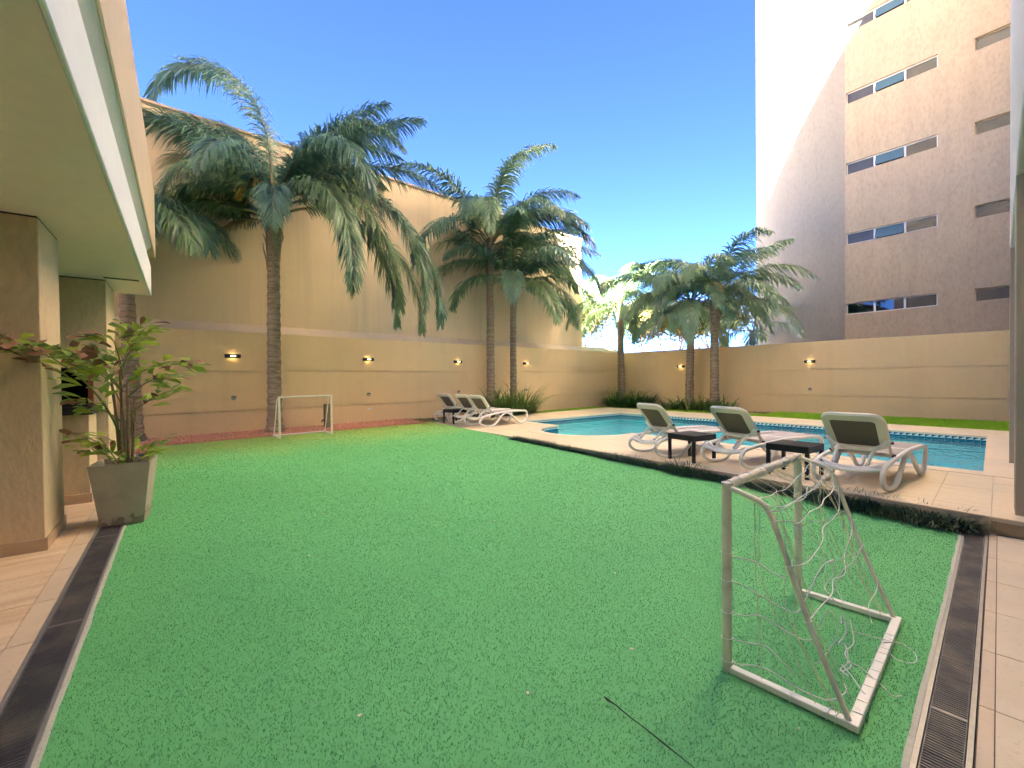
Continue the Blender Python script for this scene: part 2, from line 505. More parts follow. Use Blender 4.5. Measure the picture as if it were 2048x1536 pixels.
# ------------------------------------------------------------------ pool basin and water
t = NT('pool_plaster'); w = t.world()
M['pool_plaster'] = t.fin(t.mix(t.noise(w, .8, 4), (.16, .90, .95), (.22, .94, .97)), .6)
t = NT('pool_step_plaster'); w = t.world()
M['pool_step'] = t.fin(t.mix(t.noise(w, 2, 4), (.42, .64, .96), (.48, .70, .97)), .6)
ZB = -1.0
m = MB(); no = len(outline)
for i in range(no):
    a, b = outline[i], outline[(i+1) % no]
    m.add([(a[0], a[1], ZB), (b[0], b[1], ZB), (b[0], b[1], DZ-.02), (a[0], a[1], DZ-.02)], [(0, 1, 2, 3)])
m.add([(x, y, ZB) for x, y in outline], [tuple(range(no))])
pool = tag(m.build('pool_basin', M['pool_plaster']), kind='structure')
m = MB()
lp = [(-4.6, near_y(-4.6)+.003), (-.123, near_y(-.123)+.003), (-.127, 9.85), (-4.6, 10.15)]
m.prism(lp, ZB+.002, -.30)
m.build('entry_step', M['pool_step'], pool)
# waterline tiles
t = NT('pool_tile_pattern'); c = t.coords('Object')
sp = t.new('ShaderNodeSeparateXYZ'); t.link(c, sp.inputs[0])
def mth(op, a, b=None):
    x = t.new('ShaderNodeMath', operation=op)
    for s_, v in ((x.inputs[0], a), (x.inputs[1], b)):
        if v is None: continue
        if isinstance(v, (int, float)): s_.default_value = v
        else: t.link(v, s_)
    return x.outputs[0]
tri = mth('LESS_THAN', mth('ADD', mth('MULTIPLY', sp.outputs[0], .62), sp.outputs[2]), .012)
low = mth('GREATER_THAN', sp.outputs[2], -.018)
wht = mth('MULTIPLY', tri, low)
oi = t.new('ShaderNodeObjectInfo')
base = t.mix(t.ramp(oi.outputs['Random'], [(0, 0.), (1, 1.)]), (.010, .10, .15), (.015, .15, .20))
base = t.mix(mth('GREATER_THAN', sp.outputs[2], .034), base, (.01, .05, .06))
M['pool_tile'] = t.fin(t.mix(wht, base, (.70, .80, .78)), .15, spec=.6)
t = NT('pool_tile_plain'); oi = t.new('ShaderNodeObjectInfo')
M['pool_tile_blue'] = t.fin(t.mix(oi.outputs['Random'], (.02, .25, .36), (.04, .34, .46)), .15, spec=.6)
tw_, th_ = .107, .096
mm = MB(); mm.bbox(-tw_/2, tw_/2, -.006, .006, -th_/2, th_/2, .002)
tile_a = mm.mesh('pool_tile', M['pool_tile'])
def tile_run(a, b):
    a, b = Vector((*a, 0)), Vector((*b, 0)); d_ = b-a; L = d_.length; nt = max(1, round(L/.11)); ang = math.atan2(d_.y, d_.x)
    inn = Vector((-d_.y, d_.x, 0)).normalized()
    for k in range(nt):
        p = a+d_*((k+.5)/nt)+inn*.008
        link('pool_tile', tile_a, pool, Matrix.Translation((p.x, p.y, .078)) @ Matrix.Rotation(ang, 4, 'Z'))
        low_tiles.box(-tw_/2, tw_/2, -.006, .006, -.077, .026, Matrix.Translation((p.x, p.y, 0)) @ Matrix.Rotation(ang, 4, 'Z'))
low_tiles = MB()
tile_run(PQ[0], PQ[1]); tile_run(PQ[1], PQ[2]); tile_run(PQ[2], PQ[3])
for i in range(0, len(arc)-2, 1): tile_run(arc[i], arc[i+1])
tag(low_tiles.build('submerged_tiles', M['pool_tile_blue'], pool), kind='stuff')
# water surface
t = NT('pool_water')
t.n.remove(t.b)
w = t.world((1, 1, 1)); w2 = t.world((1.6, 1, 1), (0, 0, .7))
n1 = t.noise(w, 3.2, 3, .5); n2 = t.noise(w2, 7.5, 2, .5)
nb = t.bump(n2, .6, .03, t.bump(n1, .7, .08))
fr = t.new('ShaderNodeFresnel'); fr.inputs['IOR'].default_value = 1.33; t.link(nb, fr.inputs['Normal'])
gl = t.new('ShaderNodeBsdfGlossy'); gl.inputs['Roughness'].default_value = .02; t.link(nb, gl.inputs['Normal'])
tr = t.new('ShaderNodeBsdfTransparent'); tr.inputs['Color'].default_value = (.86, .99, 1, 1)
mx = t.new('ShaderNodeMixShader'); t.link(fr.outputs[0], mx.inputs[0]); t.link(tr.outputs[0], mx.inputs[1]); t.link(gl.outputs[0], mx.inputs[2])
t.link(mx.outputs[0], t.out.inputs[0]); M['water'] = t.m
m = MB(); m.add([(x, y, .03) for x, y in outline], [tuple(range(no))])
tag(m.build('pool_water', M['water']), kind='structure')

# ------------------------------------------------------------------ garden strips behind the deck and the mulch bed
t = NT('garden_soil'); w = t.world()
M['garden_soil'] = t.fin(t.mix(t.ramp(t.noise(w, 3, 5), [(.35, 0.), (.65, 1.)]), (.13, .09, .05), (.24, .18, .09)), .95, t.bump(t.noise(w, 30, 4), .6, .02))
back_strip = [(-12.8, 16.4), (-11.8, 16.4), (2.2, 15.2), (2.2, 18.7), (-12.8, 18.7)]
left_strip = [(-12.8, 6.9), (-11.55, 6.9), (-11.9, edge_y(-11.9)), (-11.8, 16.4), (-12.8, 16.4)]
m = MB()
for p in (back_strip, left_strip):
    m.add([(x, y, .08 + (.13 * max(0, min(1, (10-y)/3)) if x < -11 else 0)) for x, y in p], [tuple(range(len(p)))])
tag(m.build('garden_strip', M['garden_soil']), kind='structure')
t = NT('grass_blade'); w = t.world()
v1 = t.noise(w, 60, 2)
M['grass_blade'] = t.fin(t.mix(t.ramp(v1, [(.3, 0.), (.7, 1.)]), (.24, .52, .02), (.48, .80, .05)), .5, spec=.3)
gp = [(-12.8, 11.0), (-11.84, 10.6), (-11.78, 16.42), (2.2, 15.22), (2.2, 18.68), (-12.8, 18.68)]
P = scatter(gp, 1500, rng)
keep = ~((P[:, 0] < -5.6) & (P[:, 1] > 17.2) | (P[:, 0] < -10.2) & (P[:, 1] > 16.7))
P = P[keep]
tag(blades('lawn_grass', P, np.full(len(P), .08), .075, .016, .7, M['grass_blade'], rng, 2),
    'bright green natural grass strip along the boundary walls beyond the pool', 'grass', kind='stuff')
P = np.r_[scatter([(-12.8, 6.9), (-11.6, 6.9), (-11.86, 10.8), (-12.8, 11.2)], 260, rng), scatter([(-12.7, 16.6), (-5.6, 16.6), (-5.6, 18.6), (-12.7, 18.6)], 130, rng)]
t = NT('dry_grass'); w = t.world()
M['dry_grass'] = t.fin(t.mix(t.noise(w, 30, 2), (.24, .22, .06), (.18, .24, .04)), .6)
tag(blades('dry_grass', P, .08+.13*np.clip((10-P[:, 1])/3, 0, 1), .05, .014, .8, M['dry_grass'], rng, 2), 'sparse dry grass on the bare soil by the far loungers', 'grass', kind='stuff')

mulch_poly = [(-12.8, -1.2), (-11.42, -1.2), (-11.45, 7.0), (-12.8, 7.0)]
m = MB(); m.add([(x, y, gz(x)+.004) for x, y in mulch_poly], [(0, 1, 2, 3)])
corner_bed = [(-11.419, -1.2), (-10.6, -1.2), (-10.6, .60), (-11.419, .68)]
m.add([(x, y, gz(x)-.004) for x, y in corner_bed], [(0, 1, 2, 3)])
t = NT('mulch_bed'); w = t.world()
M['mulch_bed'] = t.fin(t.mix(t.noise(w, 12, 5), (.44, .17, .11), (.58, .26, .18)), .9, t.bump(t.noise(w, 40, 4), .8, .03))
tag(m.build('mulch_bed', M['mulch_bed']), kind='structure')
t = NT('bark_chip'); w = t.world()
M['bark_chip'] = t.fin(t.mix(t.ramp(t.noise(w, 26, 2), [(.3, 0.), (.7, 1.)]), (.52, .20, .13), (.85, .48, .34)), .85)
P = np.r_[scatter([(-12.78, -.6), (-11.55, -.6), (-11.52, 6.8), (-12.78, 7.0)], 650, rng), scatter([(-11.55, -.4), (-10.75, -.4), (-10.75, .50), (-11.55, .56)], 650, rng)]
m = MB()
for x, y in P:
    a = random.uniform(0, 2*PI); s = random.uniform(.012, .032); h = random.uniform(.004, .012); tl = random.uniform(-.4, .4)
    Mx = Matrix.Translation((x, y, gz(x)+.012+random.uniform(0, .018))) @ Matrix.Rotation(a, 4, 'Z') @ Matrix.Rotation(tl, 4, 'X')
    m.box(-s, s, -s*.5, s*.5, -h, h, Mx)
tag(m.build('bark_chips', M['bark_chip']), 'red bark mulch chips spread along the foot of the tan wall', 'mulch', kind='stuff')
# ------------------------------------------------------------------ boundary walls
def panel_wall(name, label, x0, x1, y0, y1, face, rows, top, mat):
    """wall with three long rendered panels split by shadow grooves; face = 'x+' or 'y-'"""
    root = empty(name, ((x0+x1)/2, (y0+y1)/2, 0))
    ox, oy = root.location.x, root.location.y
    m = MB()
    if face == 'x+': m.box(x0-ox, x1-.030-ox, y0-oy, y1-oy, -.1, top-.004)
    else: m.box(x0-ox, x1-ox, y0+.030-oy, y1-oy, -.1, top-.004)
    m.build('wall_core', mat, root)
    zs = [-.1]+rows+[top]
    for i in range(3):
        a, b = zs[i]+(.011 if i else 0), zs[i+1]-(.011 if i < 2 else 0)
        m = MB()
        if face == 'x+': m.bbox(x1-.030-ox, x1-ox, y0-oy, y1-oy, a, b, .003)
        else: m.bbox(x0-ox, x1-ox, y0-oy, y0+.030-oy, a, b, .003)
        m.build('panel', mat, root)
    tag(root, label, 'wall'); return root
lw = panel_wall('boundary_wall', 'tan rendered boundary wall with four lamps below the tall plaster warehouse', -13.1, -12.8, -3.0, 18.98, 'x+', [.755, 1.755], 2.735, M['wall_paint'])
bw = panel_wall('boundary_wall', 'tan boundary wall behind the pool below the windowed tower', -12.797, 2.4, 18.7, 18.98, 'y-', [.757, 1.70], 2.70, M['wall_paint'])
# warehouse
wh = empty('warehouse', (-13.1, 6, 0))
def part(mb, name, mat, root):
    """build a mesh given in court coordinates as a part of root"""
    o = mb.build(name, mat, root); o.matrix_parent_inverse = Matrix.Translation(root.location).inverted() if root.rotation_euler.z == 0 else root.matrix_basis.inverted()
    return o
m = MB(); m.box(-40, -13.1, -22, 16.28, -.1, 7.90); part(m, 'wall', M['warehouse_plaster'], wh)
m = MB(); m.bbox(-40.1, -13.05, -22, 16.33, 7.902, 7.97, .01); part(m, 'coping', M['parapet_paint'], wh)
m = MB(); m.add([(-13.098, -3, 2.737), (-12.802, -3, 2.737), (-13.098, -3, 2.96), (-13.098, 18.9, 2.737), (-12.802, 18.9, 2.737), (-13.098, 18.9, 2.96)], [(0, 2, 1), (3, 4, 5), (0, 1, 4, 3), (1, 2, 5, 4), (2, 0, 3, 5)])
part(m, 'flashing_ledge', M['ledge_concrete'], wh)
tag(wh, 'tall windowless plaster warehouse rising behind the lamp-lit tan wall', 'building')

# ------------------------------------------------------------------ tower behind the back wall
TP = Vector((-4.31, 22.675, 0)); TA = math.atan2(-.084, .996)
tower = empty('apartment_tower', TP, TA)
tag(tower, 'tall beige apartment tower with a rounded corner and strip windows', 'building')
TZ = 36.0; TR = 5.38
wins = []
for k in range(11):
    z0 = 3.995+2.895*k
    wins.append((.03, 2.80, z0, z0+.47)); wins.append((3.74, 6.6, z0, z0+.45))
# flat wall with real openings
def holed_wall(x0, x1, z0, z1, holes, depth, mb):
    xs = sorted({x0, x1, *[h[0] for h in holes], *[h[1] for h in holes]}); zs = sorted({z0, z1, *[h[2] for h in holes], *[h[3] for h in holes]})
    for i in range(len(xs)-1):
        run = None
        for j in range(len(zs)-1):
            cx, cz = (xs[i]+xs[i+1])/2, (zs[j]+zs[j+1])/2
            hole = any(h[0] < cx < h[1] and h[2] < cz < h[3] for h in holes)
            if not hole:
                if run is None: run = zs[j]
                end = zs[j+1]
            if run is not None and (hole or j == len(zs)-2):
                mb.add([(xs[i], 0, run), (xs[i+1], 0, run), (xs[i+1], 0, end), (xs[i], 0, end)], [(0, 1, 2, 3)]); run = None
    for (a, b, c, d) in holes:
        mb.add([(a, 0, c), (b, 0, c), (b, depth, c), (a, depth, c)], [(0, 1, 2, 3)]); mb.add([(a, 0, d), (b, 0, d), (b, depth, d), (a, depth, d)], [(0, 1, 2, 3)])
        mb.add([(a, 0, c), (a, 0, d), (a, depth, d), (a, depth, c)], [(0, 1, 2, 3)]); mb.add([(b, 0, c), (b, 0, d), (b, depth, d), (b, depth, c)], [(0, 1, 2, 3)])
m = MB(); holed_wall(0, 12, -.1, TZ, wins, .20, m)
m.add([(12, 0, -.1), (12, 12, -.1), (12, 12, TZ), (12, 0, TZ)], [(0, 1, 2, 3)])
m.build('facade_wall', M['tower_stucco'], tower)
m = MB()
npts = 48; ring = []
for k in range(npts+1):
    a = -PI/2 - PI*k/npts
    ring.append((TR*math.cos(a)+0.0, TR+TR*math.sin(a)))
vs_ = [(x, y, -.1) for x, y in ring]+[(x, y, TZ) for x, y in ring]
m.add(vs_, [(k, k+1, npts+2+k, npts+1+k) for k in range(npts)], True)
m.add([(x, y, TZ) for x, y in ring]+[(12, 2*TR, TZ), (12, 0, TZ)], [tuple(range(npts+3))])
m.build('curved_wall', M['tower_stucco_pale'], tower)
t = NT('window_frame_white'); M['window_frame'] = t.fin((.78, .79, .80), .35)
t = NT('window_frame_tan'); M['window_frame_tan'] = t.fin((.42, .33, .22), .5)
def glass_mat(name, tint, trans, spec):
    t = NT(name); t.n.remove(t.b)
    fr = t.new('ShaderNodeFresnel'); fr.inputs[0].default_value = 1.5
    ad = t.new('ShaderNodeMath', operation='ADD'); ad.inputs[1].default_value = spec; ad.use_clamp = True; t.link(fr.outputs[0], ad.inputs[0])
    gl = t.new('ShaderNodeBsdfGlossy'); gl.inputs['Roughness'].default_value = .01; gl.inputs['Color'].default_value = (.9, .95, 1, 1)
    tr = t.new('ShaderNodeBsdfTransparent'); tr.inputs[0].default_value = (*tint, 1)
    mx = t.new('ShaderNodeMixShader'); t.link(ad.outputs[0], mx.inputs[0]); t.link(tr.outputs[0], mx.inputs[1]); t.link(gl.outputs[0], mx.inputs[2])
    t.link(mx.outputs[0], t.out.inputs[0]); return t.m
M['window_glass'] = glass_mat('window_glass', (.55, .56, .55), True, .02)
M['window_glass_blue'] = glass_mat('window_glass_blue', (.34, .38, .38), True, .10)
t = NT('sky_tinted_pane'); w = t.world(); M['pane_sky_blue'] = t.fin(t.mix(t.noise(w, 1.5, 3), (.07, .13, .17), (.10, .18, .22)), .12, spec=.3)  # blue of the reflected sky put into the pane's base colour
t = NT('grey_pane'); w = t.world(); M['pane_grey'] = t.fin(t.mix(t.noise(w, 1.5, 3), (.075, .075, .075), (.11, .115, .12)), .12, spec=.3)  # opaque pane with a plain grey base colour
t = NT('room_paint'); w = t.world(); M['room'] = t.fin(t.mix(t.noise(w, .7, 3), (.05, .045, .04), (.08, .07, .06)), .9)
t = NT('ceiling_lamp_glow'); M['lamp_glow'] = t.fin((1, .8, .5), .5, **{'Emission Color': (1, .78, .42, 1), 'Emission Strength': .13})
for i, (a, b, c, d) in enumerate(wins):
    k = i//2; first = i % 2 == 0
    fm = M['window_frame'] if first else M['window_frame_tan']
    ncol = 3 if first else 2
    m = MB(); f = .035; y0, y1 = .10, .15
    cuts = [a+(b-a)*j/ncol for j in range(ncol+1)]
    m.box(a, b, y0, y1, c, c+f); m.box(a, b, y0, y1, d-f, d)
    for j, cx in enumerate(cuts):
        wd = .032 if 0 < j < ncol else f
        xa = cx-wd if 0 < j < ncol else (cx if j == 0 else cx-wd); xb = cx+wd if 0 < j < ncol else (cx+wd if j == 0 else cx)
        m.box(xa, xb, y0-.002, y1+.002, c+f, d-f)
    wo_ = m.build('window', fm, tower)
    for j in range(ncol):
        m = MB(); xa, xb = cuts[j]+.034, cuts[j+1]-.034
        if first and j == 1 and k > 0:
            tilt = .16
            m.add([(xa, .12-tilt, c+f), (xb, .12-tilt, c+f), (xb, .12, d-f), (xa, .12, d-f), (xa, .128-tilt, c+f), (xb, .128-tilt, c+f), (xb, .128, d-f), (xa, .128, d-f)], [(0, 1, 2, 3), (7, 6, 5, 4), (0, 4, 5, 1), (3, 2, 6, 7), (0, 3, 7, 4), (1, 5, 6, 2)])
            m.build('pane', M['pane_sky_blue'], wo_)
        else:
            m.box(xa, xb, .12, .126, c+f, d-f); m.build('pane', M['pane_grey'] if (first and j == 0 and k > 0) else M['window_glass'], wo_)
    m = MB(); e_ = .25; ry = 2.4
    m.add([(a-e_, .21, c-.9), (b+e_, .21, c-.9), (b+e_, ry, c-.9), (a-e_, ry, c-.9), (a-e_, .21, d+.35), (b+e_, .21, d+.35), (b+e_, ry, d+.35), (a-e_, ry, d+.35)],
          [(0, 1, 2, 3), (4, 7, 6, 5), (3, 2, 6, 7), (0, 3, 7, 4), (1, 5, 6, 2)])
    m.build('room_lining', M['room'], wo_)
    if first and k in (0, 1):
        for (lx, ly) in ((2.15, .55), (2.5, 1.1))[:2 if k == 0 else 1]:
            m = MB(); zc = d+.345
            m.tube([(lx, ly, zc-.03), (lx, ly, zc)], .11, 16); m.build('ceiling_lamp', M['lamp_glow'], wo_)

# ------------------------------------------------------------------ our own building: canopy on the left, wing on the right, block behind
own = empty('apartment_building', (0, -.4, 0), BR)
tag(own, 'cream building with a white edged canopy, stucco piers and a brick barbecue niche', 'building')
m = MB(); m.box(-9.2, 1.2, -4.6, -.006, 2.9, 3.0); m.build('soffit', M['soffit_paint'], own)
m = MB(); m.bbox(-9.22, 1.2, -.006, .02, 2.895, 3.36, .006); m.box(-9.22, -9.2, -4.6, -.006, 2.895, 3.36); m.build('fascia', M['white_paint'], own)
m = MB()
prof = [(.012, 3.361), (-.03, 3.40), (-.05, 3.50), (-.03, 3.62), (.03, 3.69)]
L0, L1 = -9.25, 1.2
vs_ = [(L0, y, z) for y, z in prof]+[(L1, y, z) for y, z in prof]
m.add(vs_, [(i, i+1, i+6, i+5) for i in range(4)], True); m.box(-9.25, 1.2, -4.5, -.06, 3.365, 3.69)
m.build('cove', M['cove_paint'], own)
m = MB(); m.bbox(-10.05, 1.2, -4.6, .052, 3.692, 4.88, .012); m.build('parapet', M['parapet_paint'], own)
t = NT('shadow_gap'); M['dark_gap'] = t.fin((.05, .04, .03), .9)
def pier(x0, x1, y0, y1, z0=-.1, z1=2.9):
    m = MB(); m.bbox(x0, x1, y0, y1, z0, z1-.014, .006); m.build('pier', M['pier_stucco'], own)
    m = MB(); m.box(x0+.006, x1-.006, y0+.006, y1-.006, z1-.013, z1-.0005); m.build('shadow_gap', M['dark_gap'], own)
pier(-6.12, -5.37, -1.9, -.55)
m = MB(); m.bbox(-9.02, -8.14, -3.2, -.415, -.1, 1.155, .006); m.build('pier_base', M['pier_stucco'], own)
m = MB(); m.bbox(-9.02, -8.14, -3.2, -.415, 1.70, 2.886, .006); m.build('pier_head', M['pier_stucco'], own)
m = MB(); m.bbox(-9.02, -8.14, -.562, -.415, 1.157, 1.698, .004); m.build('pier_jamb', M['pier_stucco'], own)
m = MB(); m.box(-9.014, -8.146, -3.19, -.421, 2.887, 2.8995); m.build('shadow_gap', M['dark_gap'], own)
# barbecue block with shelf in front of the fire niche
m = MB(); m.bbox(-7.58, -7.04, -2.6, -.475, -.1, 1.135, .006); m.build('barbecue_base', M['pier_stucco'], own)
t = NT('granite_black'); w = t.world(); M['granite'] = t.fin(t.mix(t.noise(w, 160, 2), (.012, .012, .013), (.05, .05, .05)), .25)
m = MB(); m.bbox(-8.134, -6.98, -2.7, -.437, 1.137, 1.225, .006); m.build('shelf', M['granite'], own)
t = NT('firebox_black'); M['niche_black'] = t.fin((.006, .0055, .005), .95)  # even near-black colour for the inside of the fire niche
m = MB(); m.add([(-8.15, -3.1, 1.157), (-8.15, -.618, 1.157), (-9.0, -.618, 1.157), (-9.0, -3.1, 1.157), (-8.15, -3.1, 1.699), (-8.15, -.618, 1.699), (-9.0, -.618, 1.699), (-9.0, -3.1, 1.699)],
                 [(0, 1, 2, 3), (4, 7, 6, 5), (3, 2, 6, 7), (1, 5, 6, 2), (0, 3, 7, 4)])
m.build('firebox', M['niche_black'], own)
t = NT('red_brick'); oi = t.new('ShaderNodeObjectInfo'); w = t.world()
M['brick'] = t.fin(t.mix(t.noise(w, 25, 4), t.mix(oi.outputs['Random'], (.34, .10, .04), (.50, .19, .07)), (.24, .07, .03)), .9, t.bump(t.noise(w, 90, 3), .5, .004))
for r_ in range(8):
    z = 1.227+r_*.059
    m = MB(); m.bbox(-8.30+random.uniform(0, .003), -8.135+random.uniform(-.004, .004), -.616, -.564, z, z+.052, .003); m.build('brick', M['brick'], own)
# skirting boards of wood-look tile
t = NT('skirting'); w = t.world((3, 3, 30)); M['skirting'] = t.fin(t.mix(t.noise(w, 1.5, 5), (.45, .31, .19), (.58, .43, .29)), .45)
def skirt(x0, x1, y0, y1):
    m = MB(); zb = lambda x, y: gz(bl(x, y)[0])-.02; zt = lambda x, y: gz(bl(x, y)[0])+.105
    e = .014
    for (a, b, c, d) in ((x1, x1+e, y0, y1+e), (x0, x1-.001, y1, y1+e)):
        m.prism([(a, c), (b, c), (b, d), (a, d)], zb, zt)
    m.build('skirting', M['skirting'], own)
skirt(-6.12, -5.37, -1.9, -.55); skirt(-7.58, -7.04, -2.6, -.475); skirt(-9.02, -8.14, -3.2, -.415)
# rear porch wall
m = MB(); m.box(-9.2, 1.2, -4.8, -4.62, -.1, 2.9); m.build('rear_wall', M['pier_stucco'], own)
# air vent slot in the soffit
m = MB(); m.box(-8.0, -7.93, -.42, -.06, 2.893, 2.899); m.build('ceiling_vent', M['dark_gap'], own)

wing = empty('apartment_block', (6, 4, 0))
tag(wing, 'grey building wing with stucco columns standing at the end of the pool deck', 'building')
m = MB(); m.bbox(.105, 14.3, 2.2, 9.97, 3.36, 21.9, .01); part(m, 'upper_wall', M['block_wall'], wing)
m = MB(); m.box(.4, 14.3, 9.98, 20.5, 3.36, 21.9); part(m, 'upper_wall', M['block_wall'], wing)
m = MB(); m.box(1.6, 14.3, -3.2, 2.19, 3.36, 21.9); part(m, 'upper_wall', M['block_wall'], wing)
m = MB(); m.box(-11.0, 14.3, -19.0, -5.2, -.1, 35.0); part(m, 'tower_block', M['block_wall'], wing)
m = MB(); m.box(-11.0, 14.3, -5.18, -5.0, 4.9, 35.0); part(m, 'tower_wall', M['block_wall'], wing)
for (yy, xw, dp) in ((6.32, .5, .45), (9.90, .5, .45)):
    m = MB(); m.bbox(.105, .105+xw, yy, yy+dp if yy < 9 else yy+.06, .1 if yy > 5 else 0, 3.358, .006); part(m, 'column', M['grey_column'], wing)
m = MB(); m.box(3.2, 14.3, -3.2, 20.5, -.1, 3.358); part(m, 'ground_floor_wall', M['grey_column'], wing)

# ------------------------------------------------------------------ porch floor (left) and terrace floor (right)
M['wood_tile'] = stone('wood_tile', (.62, .42, .25), (.90, .72, .51), (.82, .60, .41), .4, (6, .7, 6))
M['beige_tile'] = stone('beige_tile', (.72, .59, .42), (.79, .66, .49), (.76, .62, .46), .45, (2, 2, 2))
M['border_tile'] = stone('border_tile', (.68, .53, .37), (.74, .60, .44), (.70, .55, .40), .45, (3, 3, 3))
GZ = lambda x, y: gz(x)
m = MB(); p = [bl(-.05, -4.6), bl(-.05, -.286), bl(-10.9, -.286), bl(-10.9, -4.6)]
m.prism([p[3], p[0], p[1], p[2]], -.12, lambda x, y: gz(x)-.006)
M['grout'] = stucco('floor_grout', (.16, .12, .085), (.13, .10, .07), .3, 90)
porch = tag(m.build('porch_floor', M['grout']), kind='structure')
g = .0035
lx = -1.23
while lx > -10.6:
    a, b = lx-.59+g, lx-g
    pp = [bl(a, -.398), bl(b, -.398), bl(b, -.290), bl(a, -.290)]
    m = MB(); m.prism(pp, lambda x, y: gz(x)-.01, lambda x, y: gz(x)+.0005); m.build('border_tile', M['border_tile'], porch)
    for r_ in range(4):
        y1_ = -.402-r_*.595; y0_ = y1_-.595+2*g
        dz = random.uniform(-.0006, .0006)
        pp = [bl(a, y0_), bl(b, y0_), bl(b, y1_), bl(a, y1_)]
        m = MB(); m.prism(pp, lambda x, y: gz(x)-.01, lambda x, y: gz(x)+dz); m.build('tile', M['wood_tile'], porch)
    lx -= .59
m = MB(); m.box(-.060, 3.2, -3.0, edge_y(0)-.002, -.12, -.006)
terr = tag(m.build('terrace_floor', M['grout']), kind='structure')
yj = [-.1+.595*k for k in range(-3, 12)]
for k in range(len(yj)-1):
    a, b = yj[k]+g, min(yj[k+1]-g, edge_y(0)-.006)
    if b-a < .02: continue
    m = MB(); m.box(-.056, -.010, a, b, -.01, .0004); m.build('border_tile', M['border_tile'], terr)
    x = -.006
    while x < 3:
        m = MB(); m.box(x, x+.593, a, min(b, edge_y(x+.593)-.004), -.01, random.uniform(-.0005, .0005)); m.build('tile', M['beige_tile'], terr); x += .597
# tiled riser of the step up to the deck
x = -.05; M['riser_tile'] = stone('riser_tile', (.36, .25, .15), (.44, .32, .20), (.40, .28, .18), .4, (8, 8, 2))
while x < 2:
    xe = x+(.05 if x < -.01 else .42)
    A2, B2 = Vector((x+.001, edge_y(x))), Vector((xe-.001, edge_y(xe))); nn = Vector((-.094, -1)).normalized()*.012
    m = MB(); m.prism([tuple(A2+nn), tuple(B2+nn), tuple(B2), tuple(A2)], .001, .112); m.build('riser_tile', M['riser_tile'], deck)
    x = xe

# ------------------------------------------------------------------ drains
t = NT('grate_metal'); w = t.world()
M['grate'] = t.fin(t.mix(t.ramp(t.noise(w, 5, 5), [(.4, 0.), (.65, 1.)]), (.10, .095, .105), (.21, .19, .165)), .5)
t = NT('drain_void'); M['drain_void'] = t.fin((.012, .011, .014), .95)
t = NT('steel_angle'); w = t.world(); M['steel_angle'] = t.fin(t.mix(t.noise(w, 25, 4), (.26, .25, .24), (.42, .40, .37)), .45, metal=.5)
t = NT('kerb_concrete'); w = t.world(); M['kerb'] = t.fin(t.mix(t.noise(w, 30, 5), (.50, .49, .38), (.66, .64, .54)), .9, t.bump(t.noise(w, 60, 4), .6, .006))
def drain(name, label, T, length, splits, wid, kerb, kerb_side):
    """T maps (along, across) -> court xy; slats lie across"""
    root = empty(name, (0, 0, 0)); tag(root, label, 'drain')
    def quad(a0, a1, c0, c1, z0, z1, mb):
        pp = [T(a0, c0), T(a1, c0), T(a1, c1), T(a0, c1)]
        if area(pp) < 0: pp.reverse()
        mb.prism(pp, lambda x, y: gz(x)+z0, lambda x, y: gz(x)+z1)
    m = MB(); quad(0, length, -.01, wid+.01, -.09, -.06, m); m.build('channel', M['drain_void'], root)
    m = MB(); quad(0, length, -.022, -.004, -.08, .003, m); m.build('frame_angle', M['steel_angle'], root)
    m = MB(); quad(0, length, wid+.004, wid+.022, -.08, .003, m); m.build('frame_angle', M['steel_angle'], root)
    m = MB()
    nseg = int(length/.12); pts = [random.uniform(-.004, .004) for _ in range(nseg+1)]
    for k in range(nseg):
        a0, a1 = length*k/nseg, length*(k+1)/nseg
        c0, c1 = (-.022-kerb, -.0225) if kerb_side < 0 else (wid+.0225, wid+.022+kerb)
        j0, j1 = pts[k], pts[k+1]
        pp = [T(a0, c0+(j0 if kerb_side < 0 else 0)), T(a1, c0+(j1 if kerb_side < 0 else 0)), T(a1, c1+(j1 if kerb_side > 0 else 0)), T(a0, c1+(j0 if kerb_side > 0 else 0))]
        if area(pp) < 0: pp.reverse()
        m.prism(pp, lambda x, y: gz(x)-.08, lambda x, y: gz(x)+.006)
    m.build('kerb_strip', M['kerb'], root)
    sp_ = [0]+splits+[length]
    for i in range(len(sp_)-1):
        m = MB(); a = sp_[i]+.008
        while a < sp_[i+1]-.008:
            quad(a, a+.0078, .004, wid-.004, -.024, -.001+random.uniform(-.0006, .0006), m); a += .0175
        for cc_ in (.0, wid-.004): quad(sp_[i]+.004, sp_[i+1]-.004, cc_, cc_+.004, -.024, -.0005, m)
        for cc_ in (wid*.33, wid*.66): quad(sp_[i]+.004, sp_[i+1]-.004, cc_, cc_+.004, -.026, -.012, m)
        tag(m.build('grate', M['grate'], root), kind='stuff')
        if i: 
            m = MB(); quad(sp_[i]-.006, sp_[i]+.004, 0, wid, -.03, .001, m); m.build('grate_joint', M['steel_angle'], root)
    return root
drain('floor_drain', 'long black grated drain channel between porch tiles and turf beside the planter', lambda a, c: bl(-1.0-a, -.265+c), 9.7, [2.74, 4.5, 6.2, 7.9], .155, .022, 1)
drain('floor_drain', 'black grated drain channel between turf and terrace tiles ending at the deck step', lambda a, c: (-.204+c, -.6+a), 6.66, [1.6, 3.3], .118, .020, -1)
